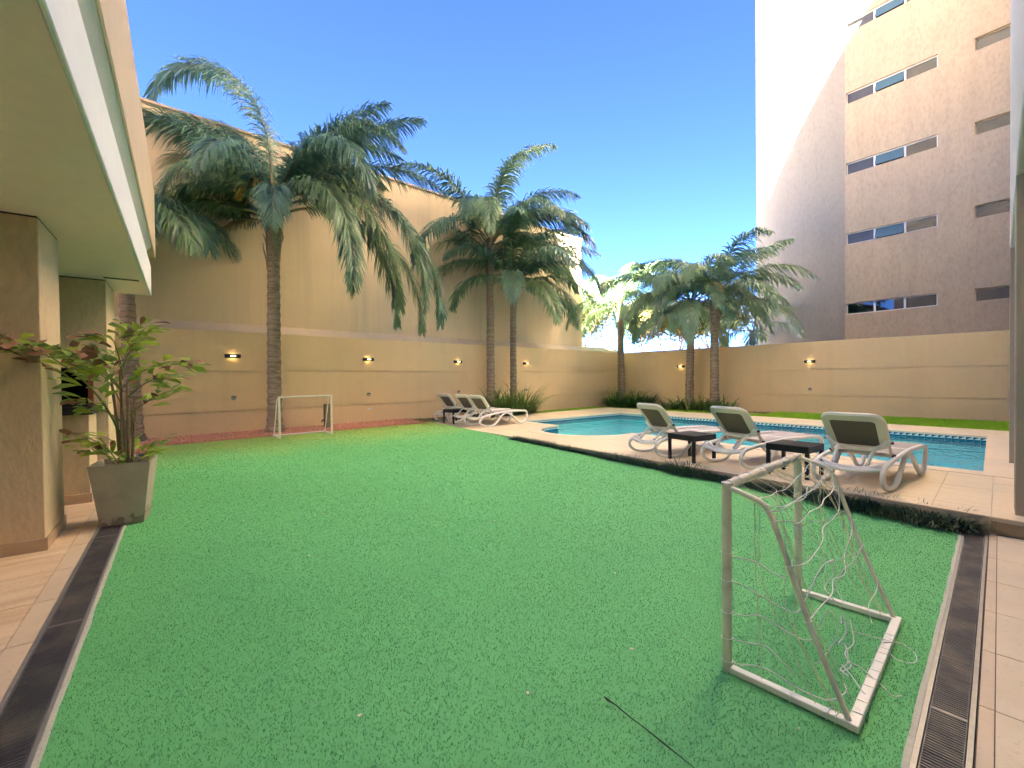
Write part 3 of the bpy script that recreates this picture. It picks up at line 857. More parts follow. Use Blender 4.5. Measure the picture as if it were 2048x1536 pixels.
# ------------------------------------------------------------------ foliage materials
def leaf_mat(name, c1, c2, c3, trans=.3, rough=.45, scale=3.0):
    t = NT(name); w = t.world(); oi = t.new('ShaderNodeObjectInfo')
    cc = t.mix(t.ramp(t.noise(w, scale, 3), [(.35, 0.), (.65, 1.)]), c1, c2)
    cc = t.mix(t.ramp(oi.outputs['Random'], [(.3, 0.), (1, .6)]), cc, c3)
    t.fin(cc, rough, spec=.5)
    tr = t.new('ShaderNodeBsdfTranslucent'); t.link(cc, tr.inputs[0])
    mx = t.new('ShaderNodeMixShader'); mx.inputs[0].default_value = trans
    t.link(t.b.outputs[0], mx.inputs[1]); t.link(tr.outputs[0], mx.inputs[2]); t.link(mx.outputs[0], t.out.inputs[0])
    return t.m
M['frond'] = leaf_mat('palm_frond', (.11, .215, .135), (.18, .32, .19), (.29, .39, .14), .3, .30)
M['frond_dry'] = leaf_mat('dry_frond', (.24, .19, .11), (.32, .26, .15), (.28, .20, .10))
M['spathe'] = leaf_mat('palm_flower', (.52, .30, .06), (.62, .40, .10), (.50, .26, .05), .15)
t = NT('palm_rachis'); w = t.world(); M['rachis'] = t.fin(t.mix(t.noise(w, 4, 3), (.13, .15, .06), (.24, .20, .10)), .5)
t = NT('palm_bark'); w = t.world((3, 3, 14)); w2 = t.world()
cc = t.mix(t.ramp(t.noise(w, 1.3, 5, .7), [(.35, 0.), (.65, 1.)]), (.22, .15, .10), (.44, .34, .24))
cc = t.mix(t.ramp(t.noise(w2, 5, 4), [(.5, 0.), (.7, .6)]), cc, (.40, .35, .28))
wv = t.new('ShaderNodeTexWave', bands_direction='Z'); wv.inputs['Scale'].default_value = 2.4; wv.inputs['Distortion'].default_value = 2.5; wv.inputs['Detail'].default_value = 3; wv.inputs['Detail Scale'].default_value = 2
t.link(w2, wv.inputs[0]); cc = t.mix(t.ramp(wv.outputs[0], [(.0, .45), (.16, 0.)]), cc, (.12, .08, .055))
M['palm_bark'] = t.fin(cc, .9, t.bump(t.noise(w, 5, 5), .7, .015))
t = NT('leaf_boot'); w = t.world((6, 6, 1.5)); M['boot'] = t.fin(t.mix(t.noise(w, 2, 5), (.18, .12, .08), (.46, .37, .27)), .9, t.bump(t.noise(w, 8, 4), .6, .01))

CR = Vector((math.cos(R(47.9)), math.sin(R(47.9)), 0)); CF = Vector((-math.sin(R(47.9)), math.cos(R(47.9)), 0))
def vdir(phi):      # plan direction: 0 = court right, 90 = away, 180 = left, 270 = towards the lawn
    a = R(phi); return CR*math.cos(a)+CF*math.sin(a)
def frond_mesh(name, az, e0, e1, L, nl=85, ll=.62, rs=random, wd=.030, hang=1.0, petiole=.14, mats=None, twist=0.0):
    m = MB(); N = 22; pts = []; p = Vector((0, 0, 0)); d2 = vdir(az)
    wob = rs.uniform(-.25, .25)
    for i in range(N+1):
        t_ = i/N; pts.append(p.copy())
        e = R(e0+(e1-e0)*(t_**(.62 if e1 < -90.5 else (2.0 if e0 > 85.5 else 1.25)))); sd = Vector((-d2.y, d2.x, 0))
        dd = (d2*math.cos(e)+Vector((0, 0, math.sin(e)))+sd*wob*t_*.5).normalized(); p = p+dd*(L/N)
    m.mi = 1; m.tube(pts, [.030*(1-.88*i/N)*(L/4)**.5+.003 for i in range(N+1)], 5, smooth=True); m.mi = 0
    for k in range(nl):
        t_ = petiole+(1-petiole)*(k+rs.random()*.6)/nl
        if t_ >= .999: continue
        f = t_*N; i = min(int(f), N-1); b = pts[i].lerp(pts[i+1], f-i); tg = (pts[i+1]-pts[i]).normalized()
        side = tg.cross(Vector((0, 0, 1)))
        if side.length < .05: side = Vector((-d2.y, d2.x, 0))
        side.normalize(); upv = side.cross(tg)
        prof = min(1, .45+2.2*(t_-petiole))*(1-max(0, (t_-.62)/.38)**1.6*.72)
        for s in (-1, 1):
            ln = ll*prof*rs.uniform(.8, 1.15); al = R(rs.uniform(25, 48)+22*t_); pl = R(rs.uniform(-28, 38))
            d0 = (side*s*math.cos(al)*math.cos(pl)+tg*math.sin(al)+upv*math.sin(pl)*.8).normalized()
            q = b.copy(); prev = None; ring = []; gv = hang*rs.uniform(.75, 1.25)
            for j in range(4):
                dj = (d0+Vector((0, 0, -1))*gv*(.18+.62*j)).normalized()
                wv = dj.cross(upv+side*rs.uniform(-.4, .4)); 
                if wv.length < .05: wv = side.copy()
                wv.normalize(); ww = wd*(.55, 1.0, .75, .0)[j]/2*(L/4)**.4
                ring.append((q-wv*ww, q+wv*ww) if j < 3 else (q,)); q = q+dj*ln/3
            v = [ring[0][0], ring[0][1], ring[1][0], ring[1][1], ring[2][0], ring[2][1], ring[3][0]]
            m.add(v, [(0, 1, 3, 2), (2, 3, 5, 4), (4, 5, 6)])
    me = bpy.data.meshes.new(name); me.from_pydata([tuple(v) for v in m.v], [], m.f)
    for mt in (mats or (M['frond'], M['rachis'])): me.materials.append(mt)
    me.polygons.foreach_set('material_index', m.m); me.polygons.foreach_set('use_smooth', m.sm); me.update()
    return me
def palm(x, y, zb, hz, r0, fronds, label, seed, lean=(0, 0), flower=None, nl=85, boots=14, group='feather palms round the courtyard'):
    rs = random.Random(seed); root = empty('palm_tree', (x, y, zb)); tag(root, label, 'palm tree', group)
    H = hz-zb; m = MB(); N = 46; rings = []; ns = 14
    for i in range(N+1):
        t_ = i/N; z = H*t_
        r = r0*(1.0-.22*t_)*(1+.55*math.exp(-z/.16))*(1+(.06 if i % 2 else -.05)*(1 if t_ < .75 else .4))*(1+rs.uniform(-.025, .025))
        if t_ > .78: r *= 1+.28*math.sin((t_-.78)/.22*PI*.8)
        cx, cy = lean[0]*t_**1.5, lean[1]*t_**1.5
        rings.append([(cx+r*math.cos(2*PI*k/ns)*(1+rs.uniform(-.02, .02)), cy+r*math.sin(2*PI*k/ns), z-(.05 if i == 0 else 0)) for k in range(ns)])
    vs_ = [p for q in rings for p in q]
    m.add(vs_, [(i*ns+k, i*ns+(k+1) % ns, (i+1)*ns+(k+1) % ns, (i+1)*ns+k) for i in range(N) for k in range(ns)], True)
    m.add(rings[-1], [tuple(range(ns))])
    m.build('trunk', M['palm_bark'], root)
    top = Vector((lean[0], lean[1], H))
    for k in range(boots):                           # stubs of shed fronds clasping the upper trunk
        a = k*2.4+rs.uniform(-.3, .3); zz = H-1.5+1.55*k/boots+rs.uniform(-.1, .1); tt = max(0, zz)/H
        c = Vector((lean[0]*tt**1.5, lean[1]*tt**1.5, zz)); o = Vector((math.cos(a), math.sin(a), 0)); r = r0*.86
        l_ = rs.uniform(.35, .75); wd = r0*rs.uniform(.55, .85); mb = MB()
        mb.rect_sweep([c+o*r*.86, c+o*r*1.06+Vector((0, 0, l_*.4)), c+o*(r*1.12+rs.uniform(.0, .06))+Vector((0, 0, l_*.75)), c+o*(r*1.1+rs.uniform(.02, .14))+Vector((0, 0, l_))], wd, .035, side=(-o.y, o.x, 0))
        n8 = len(mb.v)//8
        for i in range(n8):                          # taper the stub
            ctr = sum((Vector(mb.v[i*8+j]) for j in range(8)), Vector())/8; s = 1-.62*i/(n8-1)
            for j in range(8): mb.v[i*8+j] = tuple(ctr+(Vector(mb.v[i*8+j])-ctr)*s)
        mb.build('leaf_base', M['boot'], root)
    for i, fr in enumerate(fronds):
        az, e0, e1, L = fr[:4]; dry = len(fr) > 4 and fr[4] == 'dry'
        me = frond_mesh('frond', az, e0, e1, L, int(nl*(2.2 if nl > 100 else 1.5)*(L/4)**.6), .78 if L > 2 else .3, rs, .027 if nl > 100 else .042, mats=(M['frond_dry'], M['rachis']) if dry else None)
        off = vdir(az)*r0*.35+Vector((0, 0, rs.uniform(-.25, .35)*(1 if e0 < 60 else .4)))
        link('frond', me, root, Matrix.Translation(top+off))
    if flower:
        az, dz, ln = flower; o = vdir(az); b = top+o*r0*.8+Vector((0, 0, dz)); mb = MB()
        mb.tube([b, b+o*.15+Vector((0, 0, .25)), b+o*.3+Vector((0, 0, .2))], .025, 6)
        for k in range(70):
            s = b+o*(.12+.25*rs.random())+Vector((0, 0, .2+.1*rs.random())); q = [s]
            dv = (o*rs.uniform(-.1, .5)+vdir(az+90)*rs.uniform(-.6, .6)+Vector((0, 0, .15))).normalized()
            for j in range(4):
                s = s+(dv+Vector((0, 0, -1))*(.3+.7*j)).normalized()*ln/4; q.append(s)
            mb.tube(q, .011, 3, caps=False)
        mb.build('flower_cluster', M['spathe'], root)
    return root
def crown(n, L, seed, up=82, low=5):
    rs = random.Random(seed); out = []
    for i in range(n):
        t_ = (i+.5)/n; out.append((i*137.5+rs.uniform(-18, 18), up-(up-low)*t_**.9+rs.uniform(-6, 6), -15-68*t_**.6+rs.uniform(-10, 10), L*rs.uniform(.86, 1.1)))
    return out
palm(-12.06, 2.94, .2, 5.6, .165, [
    (176, 92, -95.0 + 6, 6.4), (190, 80, -55, 5.2), (4, 50, 0, 4.3), (352, 62, 10, 3.9), (176, 62, -28, 5.0), (160, 84, -60, 5.4), (188, 48, -52, 4.4), (182, 34, -58, 4.3), (200, 22, -62, 3.9), (158, 30, -60, 3.9),
    (352, 66, -97, 6.2), (338, 60, -98, 5.6), (6, 60, -96, 6.4), (20, 52, -95, 5.6), (326, 54, -96, 5.2), (345, 40, -94, 5.2), (188, 55, -94, 4.8), (172, 48, -92, 5.0), (205, 42, -94, 4.4), (214, 55, -93, 4.4), (4, 40, -45, 4.6), (322, 50, -88, 4.8), (300, 20, -85, 3.0), (275, 48, -75, 3.6), (255, 40, -84, 3.2), (232, 62, -60, 4.2),
    (178, 42, -40, 4.5), (165, 22, -55, 3.9), (195, 66, -30, 4.7), (340, 72, -60, 4.8), (90, 62, -35, 4.4), (60, 70, -30, 4.6), (120, 72, -40, 4.8), (30, 78, -25, 4.4), (183, 8, -60, 1.6, 'dry')],
    'big leaning-frond palm with yellow flower cluster beside the far small goal', 11, (.02, .05), flower=(262, .35, .75), nl=105, boots=18)
palm(-12.45, .30, .2, 5.2, .16, [(20, 20, -70, 2.4), (340, 15, -80, 2.6), (0, 8, -85, 2.5), (320, 5, -88, 2.4), (60, 30, -70, 2.6), (200, 50, -60, 3), (150, 55, -50, 3), (100, 40, -60, 3), (250, 40, -70, 2.8)],
     'palm trunk rising behind the concrete planter at the canopy end', 12, (.05, -.15), nl=85)
palm(-12.32, 10.1, .1, 6.3, .155, crown(23, 4.5, 5, 87, 8)+[(180, 32, -58, 4.2), (200, 25, -85, 3.4), (0, 50, -80, 4.4), (260, 55, -80, 3.6)],
     'taller palm of the pair behind the far loungers', 13, (-.12, .12), nl=90)
palm(-12.32, 11.2, .1, 5.1, .135, crown(19, 4.0, 6, 82, 0)+[(350, 45, -80, 4.1), (215, 25, -88, 3.3), (330, 15, -88, 3.2)],
     'shorter palm of the pair behind the far loungers', 14, (.05, .0), nl=85)
palm(-12.05, 17.9, .1, 4.8, .17, crown(16, 3.6, 9, 87, 10)+[(180, 40, -75, 3.6), (170, 20, -85, 3.0)],
     'slim palm standing in the corner of the two tan walls', 15, (-.04, 0), nl=75)
palm(-8.66, 17.8, .1, 4.5, .17, crown(17, 3.7, 21, 80, 4)+[(182, 42, -35, 3.8), (195, 25, -70, 3.4), (270, 30, -80, 3.0)],
     'palm behind the pool partly hidden by its neighbour with flower cluster', 16, (.12, 0), nl=80)
palm(-7.58, 17.7, .1, 4.5, .175, crown(15, 3.8, 33, 86, 14)+[(355, 62, 10, 3.8), (160, 68, -35, 3.9), (5, 40, -40, 3.9), (350, 20, -72, 3.6), (285, 20, -85, 2.8), (310, 10, -85, 2.6)],
     'palm behind the pool with orange flower cluster under its crown', 17, (.0, 0), flower=(240, .3, .6), nl=80)
palm(-7.7, 22.0, -.12, 3.6, .11, crown(8, 2.6, 44, 70, 0), 'small palm whose thin trunk shows just over the back wall', 18, nl=50, boots=6)

# ------------------------------------------------------------------ grass clumps
def clump_mesh(name, n, h, spread, wd, mat, seed, arch=1.0):
    rs = random.Random(seed); m = MB()
    for k in range(n):
        a = rs.uniform(0, 2*PI); r = spread*.35*rs.random()**.7; b = Vector((math.cos(a)*r, math.sin(a)*r, -.01))
        a2 = a+rs.uniform(-.7, .7); o = Vector((math.cos(a2), math.sin(a2), 0)); s = Vector((-o.y, o.x, 0))
        L = h*rs.uniform(.55, 1.1); e = R(rs.uniform(58, 88)); q = b; v = []; ww = wd*rs.uniform(.7, 1.2)/2
        for j in range(5):
            w_ = ww*(.8, 1, .9, .6, .03)[j]; v += [q-s*w_, q+s*w_]
            e -= R(rs.uniform(6, 26))*arch; q = q+(o*math.cos(e)+Vector((0, 0, math.sin(e))))*L/4
        m.add(v, [(2*j, 2*j+1, 2*j+3, 2*j+2) for j in range(4)])
    me = bpy.data.meshes.new(name); me.from_pydata([tuple(v) for v in m.v], [], m.f); me.materials.append(mat); me.update(); return me
M['tuft'] = leaf_mat('ornamental_grass', (.09, .19, .045), (.16, .30, .07), (.22, .34, .08), .3, .4, 8)
M['mondo'] = leaf_mat('mondo_grass', (.02, .06, .03), (.045, .11, .05), (.07, .14, .06), .15, .35, 10)
tufts = [clump_mesh('ornamental_grass', 150, .95, .6, .018, M['tuft'], 50+i) for i in range(3)]
broad = clump_mesh('broad_leaf_clump', 70, .9, .6, .05, M['tuft'], 60, 1.3)
def place(name, me, x, y, z, s, rz, label, cat, group):
    o = link(name, me); o.location = (x, y, z); o.scale = (s, s, s*random.uniform(.9, 1.1)); o.rotation_euler = (0, 0, rz); tag(o, label, cat, group); return o
for i, (x, y, s) in enumerate([(-12.35, 9.55, .95), (-12.2, 10.25, 1.05), (-12.3, 10.85, 1.05), (-12.15, 11.45, 1.1), (-12.3, 11.95, .8), (-12.0, 10.7, .9)]):
    place('ornamental_grass', tufts[i % 3], x, y, .09, s*1.6, i*1.3, 'leafy green grass clump at the feet of the paired palms', 'grass clump', 'grass clumps under the paired palms')
for i, (x, y, s) in enumerate([(-12.45, 17.7, .9), (-11.95, 17.55, 1.05), (-11.4, 17.9, 1.0), (-10.85, 18.1, .9), (-11.6, 18.2, 1.0)]):
    place('ornamental_grass', tufts[(i+1) % 3], x, y, .07, s*1.35, i*1.7, 'upright green grass clump around the corner palm', 'grass clump', 'grass clumps round the corner palm')
for i, (x, y, s) in enumerate([(-10.0, 18.25, .6), (-9.6, 18.35, .45)]):
    place('ornamental_grass', tufts[i], x, y, .07, s, i*2.1, 'small thin grass clump between the planted palms at the back wall', 'grass clump', 'small clumps between the palms')
for i, (x, y, s) in enumerate([(-9.05, 17.6, 1.05), (-8.55, 17.45, 1.0), (-8.0, 17.55, 1.0), (-7.45, 17.35, 1.0), (-7.1, 17.55, .95)]):
    place('broad_leaf_clump', broad if i != 2 else tufts[0], x, y, .07, s*1.15, i*1.1,
          ('arching broad leaf clump on the corner side of the half hidden palm behind the pool', 'arching broad leaf clump right at the half hidden palm trunk behind the pool', 'fine bladed grass clump between the two close palms behind the pool',
           'arching broad leaf clump right at the trunk of the flowering palm behind the pool', 'arching broad leaf clump at the open end of the planting behind the pool')[i], 'plant', 'leafy clumps below the back palms')
mond = [clump_mesh('mondo_grass', 520, .21, .46, .0075, M['mondo'], 70+i, 1.25) for i in range(4)]
rs = random.Random(5); x = -.32
while x > -7.4:
    big = 1.15 if x > -1.3 else (1.1 if -3.4 < x < -2.9 else .72)
    s = big*rs.uniform(.8, 1.15)*(1 if x > -5 else .8)
    o = place('mondo_grass', mond[rs.randrange(4)], x, edge_y(x)-.07-rs.uniform(0, .04), gz(x), s, rs.uniform(0, 6.28),
          'dark mondo grass clump in the row along the deck edge above the turf', 'grass clump', 'mondo grass clumps edging the deck')
    x -= .115*s/.8*rs.uniform(.85, 1.15)

# ------------------------------------------------------------------ goals
t = NT('goal_paint'); w = t.world(); M['goal_paint'] = t.fin(t.mix(t.ramp(t.noise(w, 14, 5), [(.55, 0.), (.75, 1.)]), (.88, .82, .68), (.70, .60, .46)), .4)
t = NT('goal_base_paint'); w = t.world(); M['goal_base'] = t.fin(t.mix(t.ramp(t.noise(w, 20, 5), [(.6, 0.), (.75, 1.)]), (.90, .87, .80), (.60, .46, .34)), .4)
t = NT('net_cord'); M['cord'] = t.fin((.92, .91, .85), .8)
t = NT('net_cord_thin'); M['cord_thin'] = t.fin((.80, .76, .52), .8)
def smooth(pts, n=6):
    pts = [Vector(p) for p in pts]; out = []
    for i in range(len(pts)-1):
        p0 = pts[max(i-1, 0)]; p1 = pts[i]; p2 = pts[i+1]; p3 = pts[min(i+2, len(pts)-1)]
        for k in range(n):
            t_ = k/n; out.append(.5*((2*p1)+(p2-p0)*t_+(2*p0-5*p1+4*p2-p3)*t_*t_+(3*p1-p0-3*p2+p3)*t_**3))
    out.append(pts[-1]); return out
GW, GD, GH = 1.166, .51, .94
def side_pt(s):        # point on the bent side tube, s 0 (crossbar) .. 1 (rear foot): returns depth, height
    P_ = [(0, .925), (.13, .893), (.175, .872), (.205, .82), (.235, .735), (.35, .39), (.495, .035)]
    f = s*(len(P_)-1); i = min(int(f), len(P_)-2); a, b = P_[i], P_[i+1]; return (a[0]+(b[0]-a[0])*(f-i), a[1]+(b[1]-a[1])*(f-i))
def goal(loc, rz, label, full=True):
    """local frame: x = depth (mouth at 0), y = width, z up"""
    root = empty('football_goal', loc, rz); tag(root, label, 'goal', 'small goals on the turf')
    for yy in (0, GW):
        m = MB(); m.tube([(0, yy, 0), (0, yy, GH+.012)], .0235, 14); m.build('upright', M['goal_paint'], root)
        m = MB(); m.tube(smooth([(.02, yy, .925), (.12, yy, .897), (.165, yy, .878), (.2, yy, .83), (.235, yy, .735), (.35, yy, .39), (.495, yy, .03)], 5), .0125, 10); m.build('side_tube', M['goal_paint'], root)
        m = MB(); m.bbox(.02, GD-.02, yy-.02, yy+.02, .002, .032, .003); m.build('base_bar', M['goal_base'], root)
    m = MB(); m.tube([(0, .024, GH-.005), (0, GW-.024, GH-.005)], .0235, 14); m.build('crossbar', M['goal_paint'], root)
    m = MB(); m.bbox(GD-.02, GD+.022, -.022, GW+.022, .001, .034, .003); m.build('base_bar', M['goal_base'], root)
    rs = random.Random(9); net = MB(); thin = MB(); rings = MB()
    if not full:
        for k in range(5):
            y0 = GW*(k+.5)/5; thin.tube(smooth([(0, y0, .92), (.2, y0+.02, .7), (.38, y0, .35), (.49, y0, .05)], 3), .0016, 3, caps=False)
        tag(thin.build('net', M['cord_thin'], root), kind='stuff'); return root
    def ring_at(c, ax, r):
        a = Vector(ax).normalized(); u = a.orthogonal().normalized(); v = a.cross(u)
        rings.tube([Vector(c)+(u*math.cos(q*PI/6)+v*math.sin(q*PI/6))*r for q in range(12)], .0026, 5, closed=True)
    def str_(pts, r=.0031, mb=None): (mb or net).tube(smooth(pts, 6), r, 5, caps=False)
    for z in (.60, .46, .30, .17, .055):              # strands from the near upright
        ring_at((0, 0, z), (0, 0, 1), .0255)
    for z in (.80, .66, .45, .36, .22): ring_at((0, GW, z), (0, 0, 1), .0255)
    for y in (.13, .27, .44, .5, .62, .8, .92, 1.05): ring_at((0, y, GH-.005), (0, 1, 0), .0255)
    def sp(s, yy): d, z = side_pt(s); return Vector((d, yy, z))
    # near side panel
    str_([(.02, 0, .60), (.04, .0, .585), (.13, .004, .59), (.2, .0, .565), (.262, .0, .55)])
    str_([(.02, 0, .46), (.08, .01, .45), (.17, .02, .42), (.26, .02, .40), (.31, .03, .42), (.34, .25, .55), (.34, .5, .52)])
    str_([(.02, 0, .30), (.08, .01, .305), (.15, .015, .33), (.25, .02, .30), (.33, .03, .285), (.36, .05, .30)])
    str_([(.02, 0, .17), (.09, .01, .175), (.17, .02, .19), (.24, .02, .15), (.29, .04, .10)])
    str_([(.02, 0, .055), (.06, .015, .05), (.13, .02, .075), (.2, .02, .08), (.3, .03, .05), (.41, .05, .045), (.46, .12, .07), (.44, .2, .06)])
    # strands across the sloping back, from side tube to side tube
    cross = [(2.5/6, 2.2/6, .0, .05), (5.0/6, 4.5/6, .03, .04), (2.0/6, 1.7/6, .03, .10), (3.2/6, 2.6/6, .04, .07), (4.35/6, 3.6/6, .05, .05), (1.0/6, .6/6, .01, .03)]
    for (s0, s1, sag, jit) in cross:
        a, b = sp(s0, 0), sp(s1, GW); n_ = 7; pts = []
        for k in range(n_+1):
            t_ = k/n_; p = a.lerp(b, t_); p += Vector((.03*math.sin(PI*t_), 0, -sag*math.sin(PI*t_)*2))
            if 0 < k < n_: p += Vector((rs.uniform(-.02, .02), rs.uniform(-.02, .02), rs.uniform(-.035, .035)))
            pts.append(p)
        str_(pts, .0028); ring_at(a, (-.35, 0, .9), .0145); ring_at(b, (-.35, 0, .9), .0145)
    # far side panel
    for (z, s) in ((.66, 3.4/6), (.80, 2.6/6), (.45, 4.3/6), (.22, 5.0/6)):
        a = Vector((.02, GW, z)); b = sp(s, GW); mid = a.lerp(b, .5)+Vector((0, rs.uniform(-.06, .0), rs.uniform(-.03, .06))); q1 = a.lerp(b, .25)+Vector((0, -.02, rs.uniform(-.02, .03)))
        str_([a, q1, mid, b], .0023)
    # slack cords hanging from the far tube and the tangle at the rear bar
    str_([sp(5.0/6, GW), (.36, 1.1, .44), (.33, 1.0, .36), (.3, .9, .33), (.28, .86, .24), (.33, .8, .16)], .0025)
    str_([sp(5.0/6, GW), (.42, 1.14, .24), (.43, 1.05, .2), (.42, .9, .17), (.44, .85, .1), (.45, .8, .12)], .0025)
    str_([(.2, .9, .42), (.25, .93, .3), (.22, .86, .22), (.26, .8, .2), (.31, .84, .12)], .003)
    str_([(.31, .3, .22), (.36, .34, .32), (.38, .36, .2), (.35, .24, .12), (.33, .2, .1)], .0025)
    str_([(.36, .6, .20), (.38, .56, .13), (.36, .5, .09), (.4, .44, .12), (.42, .38, .07), (.40, .33, .05), (.44, .28, .06)], .0034)
    str_([(.38, .64, .17), (.41, .57, .09), (.39, .48, .06), (.43, .40, .05), (.41, .33, .045)], .0032)
    str_([(.42, .40, .06), (.46, .42, .05), (.5, .40, .04), (.545, .40, .015), (.59, .36, .006), (.62, .38, .012)], .0028)
    str_([(.40, .36, .06), (.45, .3, .055), (.5, .24, .04), (.53, .25, .02)], .0026)
    str_([(.36, .62, .16), (.34, .66, .12), (.33, .7, .15)], .003)
    str_([(.5, .78, .04), (.56, .86, .03), (.62, .84, .012), (.63, .74, .01), (.57, .70, .012), (.53, .72, .03)], .0026)
    str_([(.4, .62, .12), (.46, .72, .08), (.5, .8, .045)], .0025)
    for y in (.06, .16, .3, .38, .46, .56, .66, .72, .82, .9): 
        c = Vector((GD, y, .018)); rings.tube([c+Vector(q) for q in ((-.024, 0, -.016), (-.024, .004, .019), (.026, .008, .019), (.026, .006, -.016))], .002, 4, closed=True)
    for x_ in (.28, .42, .45): 
        c = Vector((x_, 0, .017)); rings.tube([c+Vector(q) for q in ((0, -.024, -.016), (.004, -.024, .019), (.008, .024, .019), (.006, .024, -.016))], .002, 4, closed=True)
    # thin yellowed verticals of the netting
    for k in range(17):
        y0 = .05+1.07*k/16+rs.uniform(-.03, .03); y1 = y0+rs.uniform(-.10, .10); e = rs.uniform(.35, 1.0)
        pts = [Vector((0, y0, .93))]
        for j in range(1, 6):
            d_, z_ = side_pt(min(.98, j/5*e)); pts.append(Vector((d_+rs.uniform(-.03, .015), y0+(y1-y0)*j/5+rs.uniform(-.035, .035), max(.02, z_+rs.uniform(-.03, .01)))))
        str_(pts, .0019, thin)
    for (x_, z0, dx) in ((.13, .89, .03), (.155, .885, .22), (.26, .65, .2), (.3, .52, .15)):
        str_([(x_, .0, z0), (x_, .012, z0*.6), (x_+dx*.5, .015, z0*.3), (x_+dx, .0, .036)], .0018, thin)
        str_([(x_, GW, z0), (x_, GW-.012, z0*.6), (x_+dx*.5, GW-.015, z0*.3), (x_+dx, GW, .036)], .0018, thin)
    tag(net.build('net', M['cord'], root), kind='stuff'); tag(thin.build('net_threads', M['cord_thin'], root), kind='stuff'); tag(rings.build('net_ties', M['cord'], root), kind='stuff')
    return root
goal((-.915, 2.27, gz(-.9)), 0, 'small white tube goal with a torn tangled net beside the terrace drain')
goal((-10.98, 3.94, gz(-11.2)), PI, 'small white tube goal standing before the palm by the lamp-lit wall', False)
# ------------------------------------------------------------------ loungers and side tables
t = NT('resin_white'); w = t.world(); M['resin'] = t.fin(t.mix(t.ramp(t.noise(w, 9, 5), [(.5, 0.), (.8, 1.)]), (.90, .88, .83), (.80, .74, .64)), .38)
t = NT('resin_back'); w = t.world(); M['resin_back'] = t.fin(t.mix(t.noise(w, 12, 4), (.80, .76, .66), (.85, .81, .71)), .45)
def weave(name, c1, c2, trans=0):
    t = NT(name); c = t.coords('Object'); wv = t.new('ShaderNodeTexWave'); wv.inputs['Scale'].default_value = 90; t.link(c, wv.inputs[0])
    wv2 = t.new('ShaderNodeTexWave', bands_direction='Y'); wv2.inputs['Scale'].default_value = 90; t.link(c, wv2.inputs[0])
    f = t.mix(.5, wv.outputs[0], wv2.outputs[0])
    return t.fin(t.mix(f, c1, c2), .8, t.bump(f, .3, .002))
M['sling_taupe'] = weave('sling_taupe', (.13, .105, .085), (.20, .165, .135)); M['sling_pale'] = weave('sling_pale', (.52, .45, .40), (.62, .55, .49))
def rrect(wb, wt, v0, v1, r, n=6):
    """rounded outline, bottom width wb at v0, top width wt at v1 (half widths)"""
    pts = []
    for (cx, cy, a0) in ((wb-r*.5, v0+r*.5, -90), (wt-r, v1-r, 0), (-wt+r, v1-r, 90), (-wb+r*.5, v0+r*.5, 180)):
        rr = r*.5 if cy < (v0+v1)/2 else r
        for k in range(n+1): a = R(a0+90*k/n); pts.append((cx+rr*math.cos(a), cy+rr*math.sin(a)))
    return pts
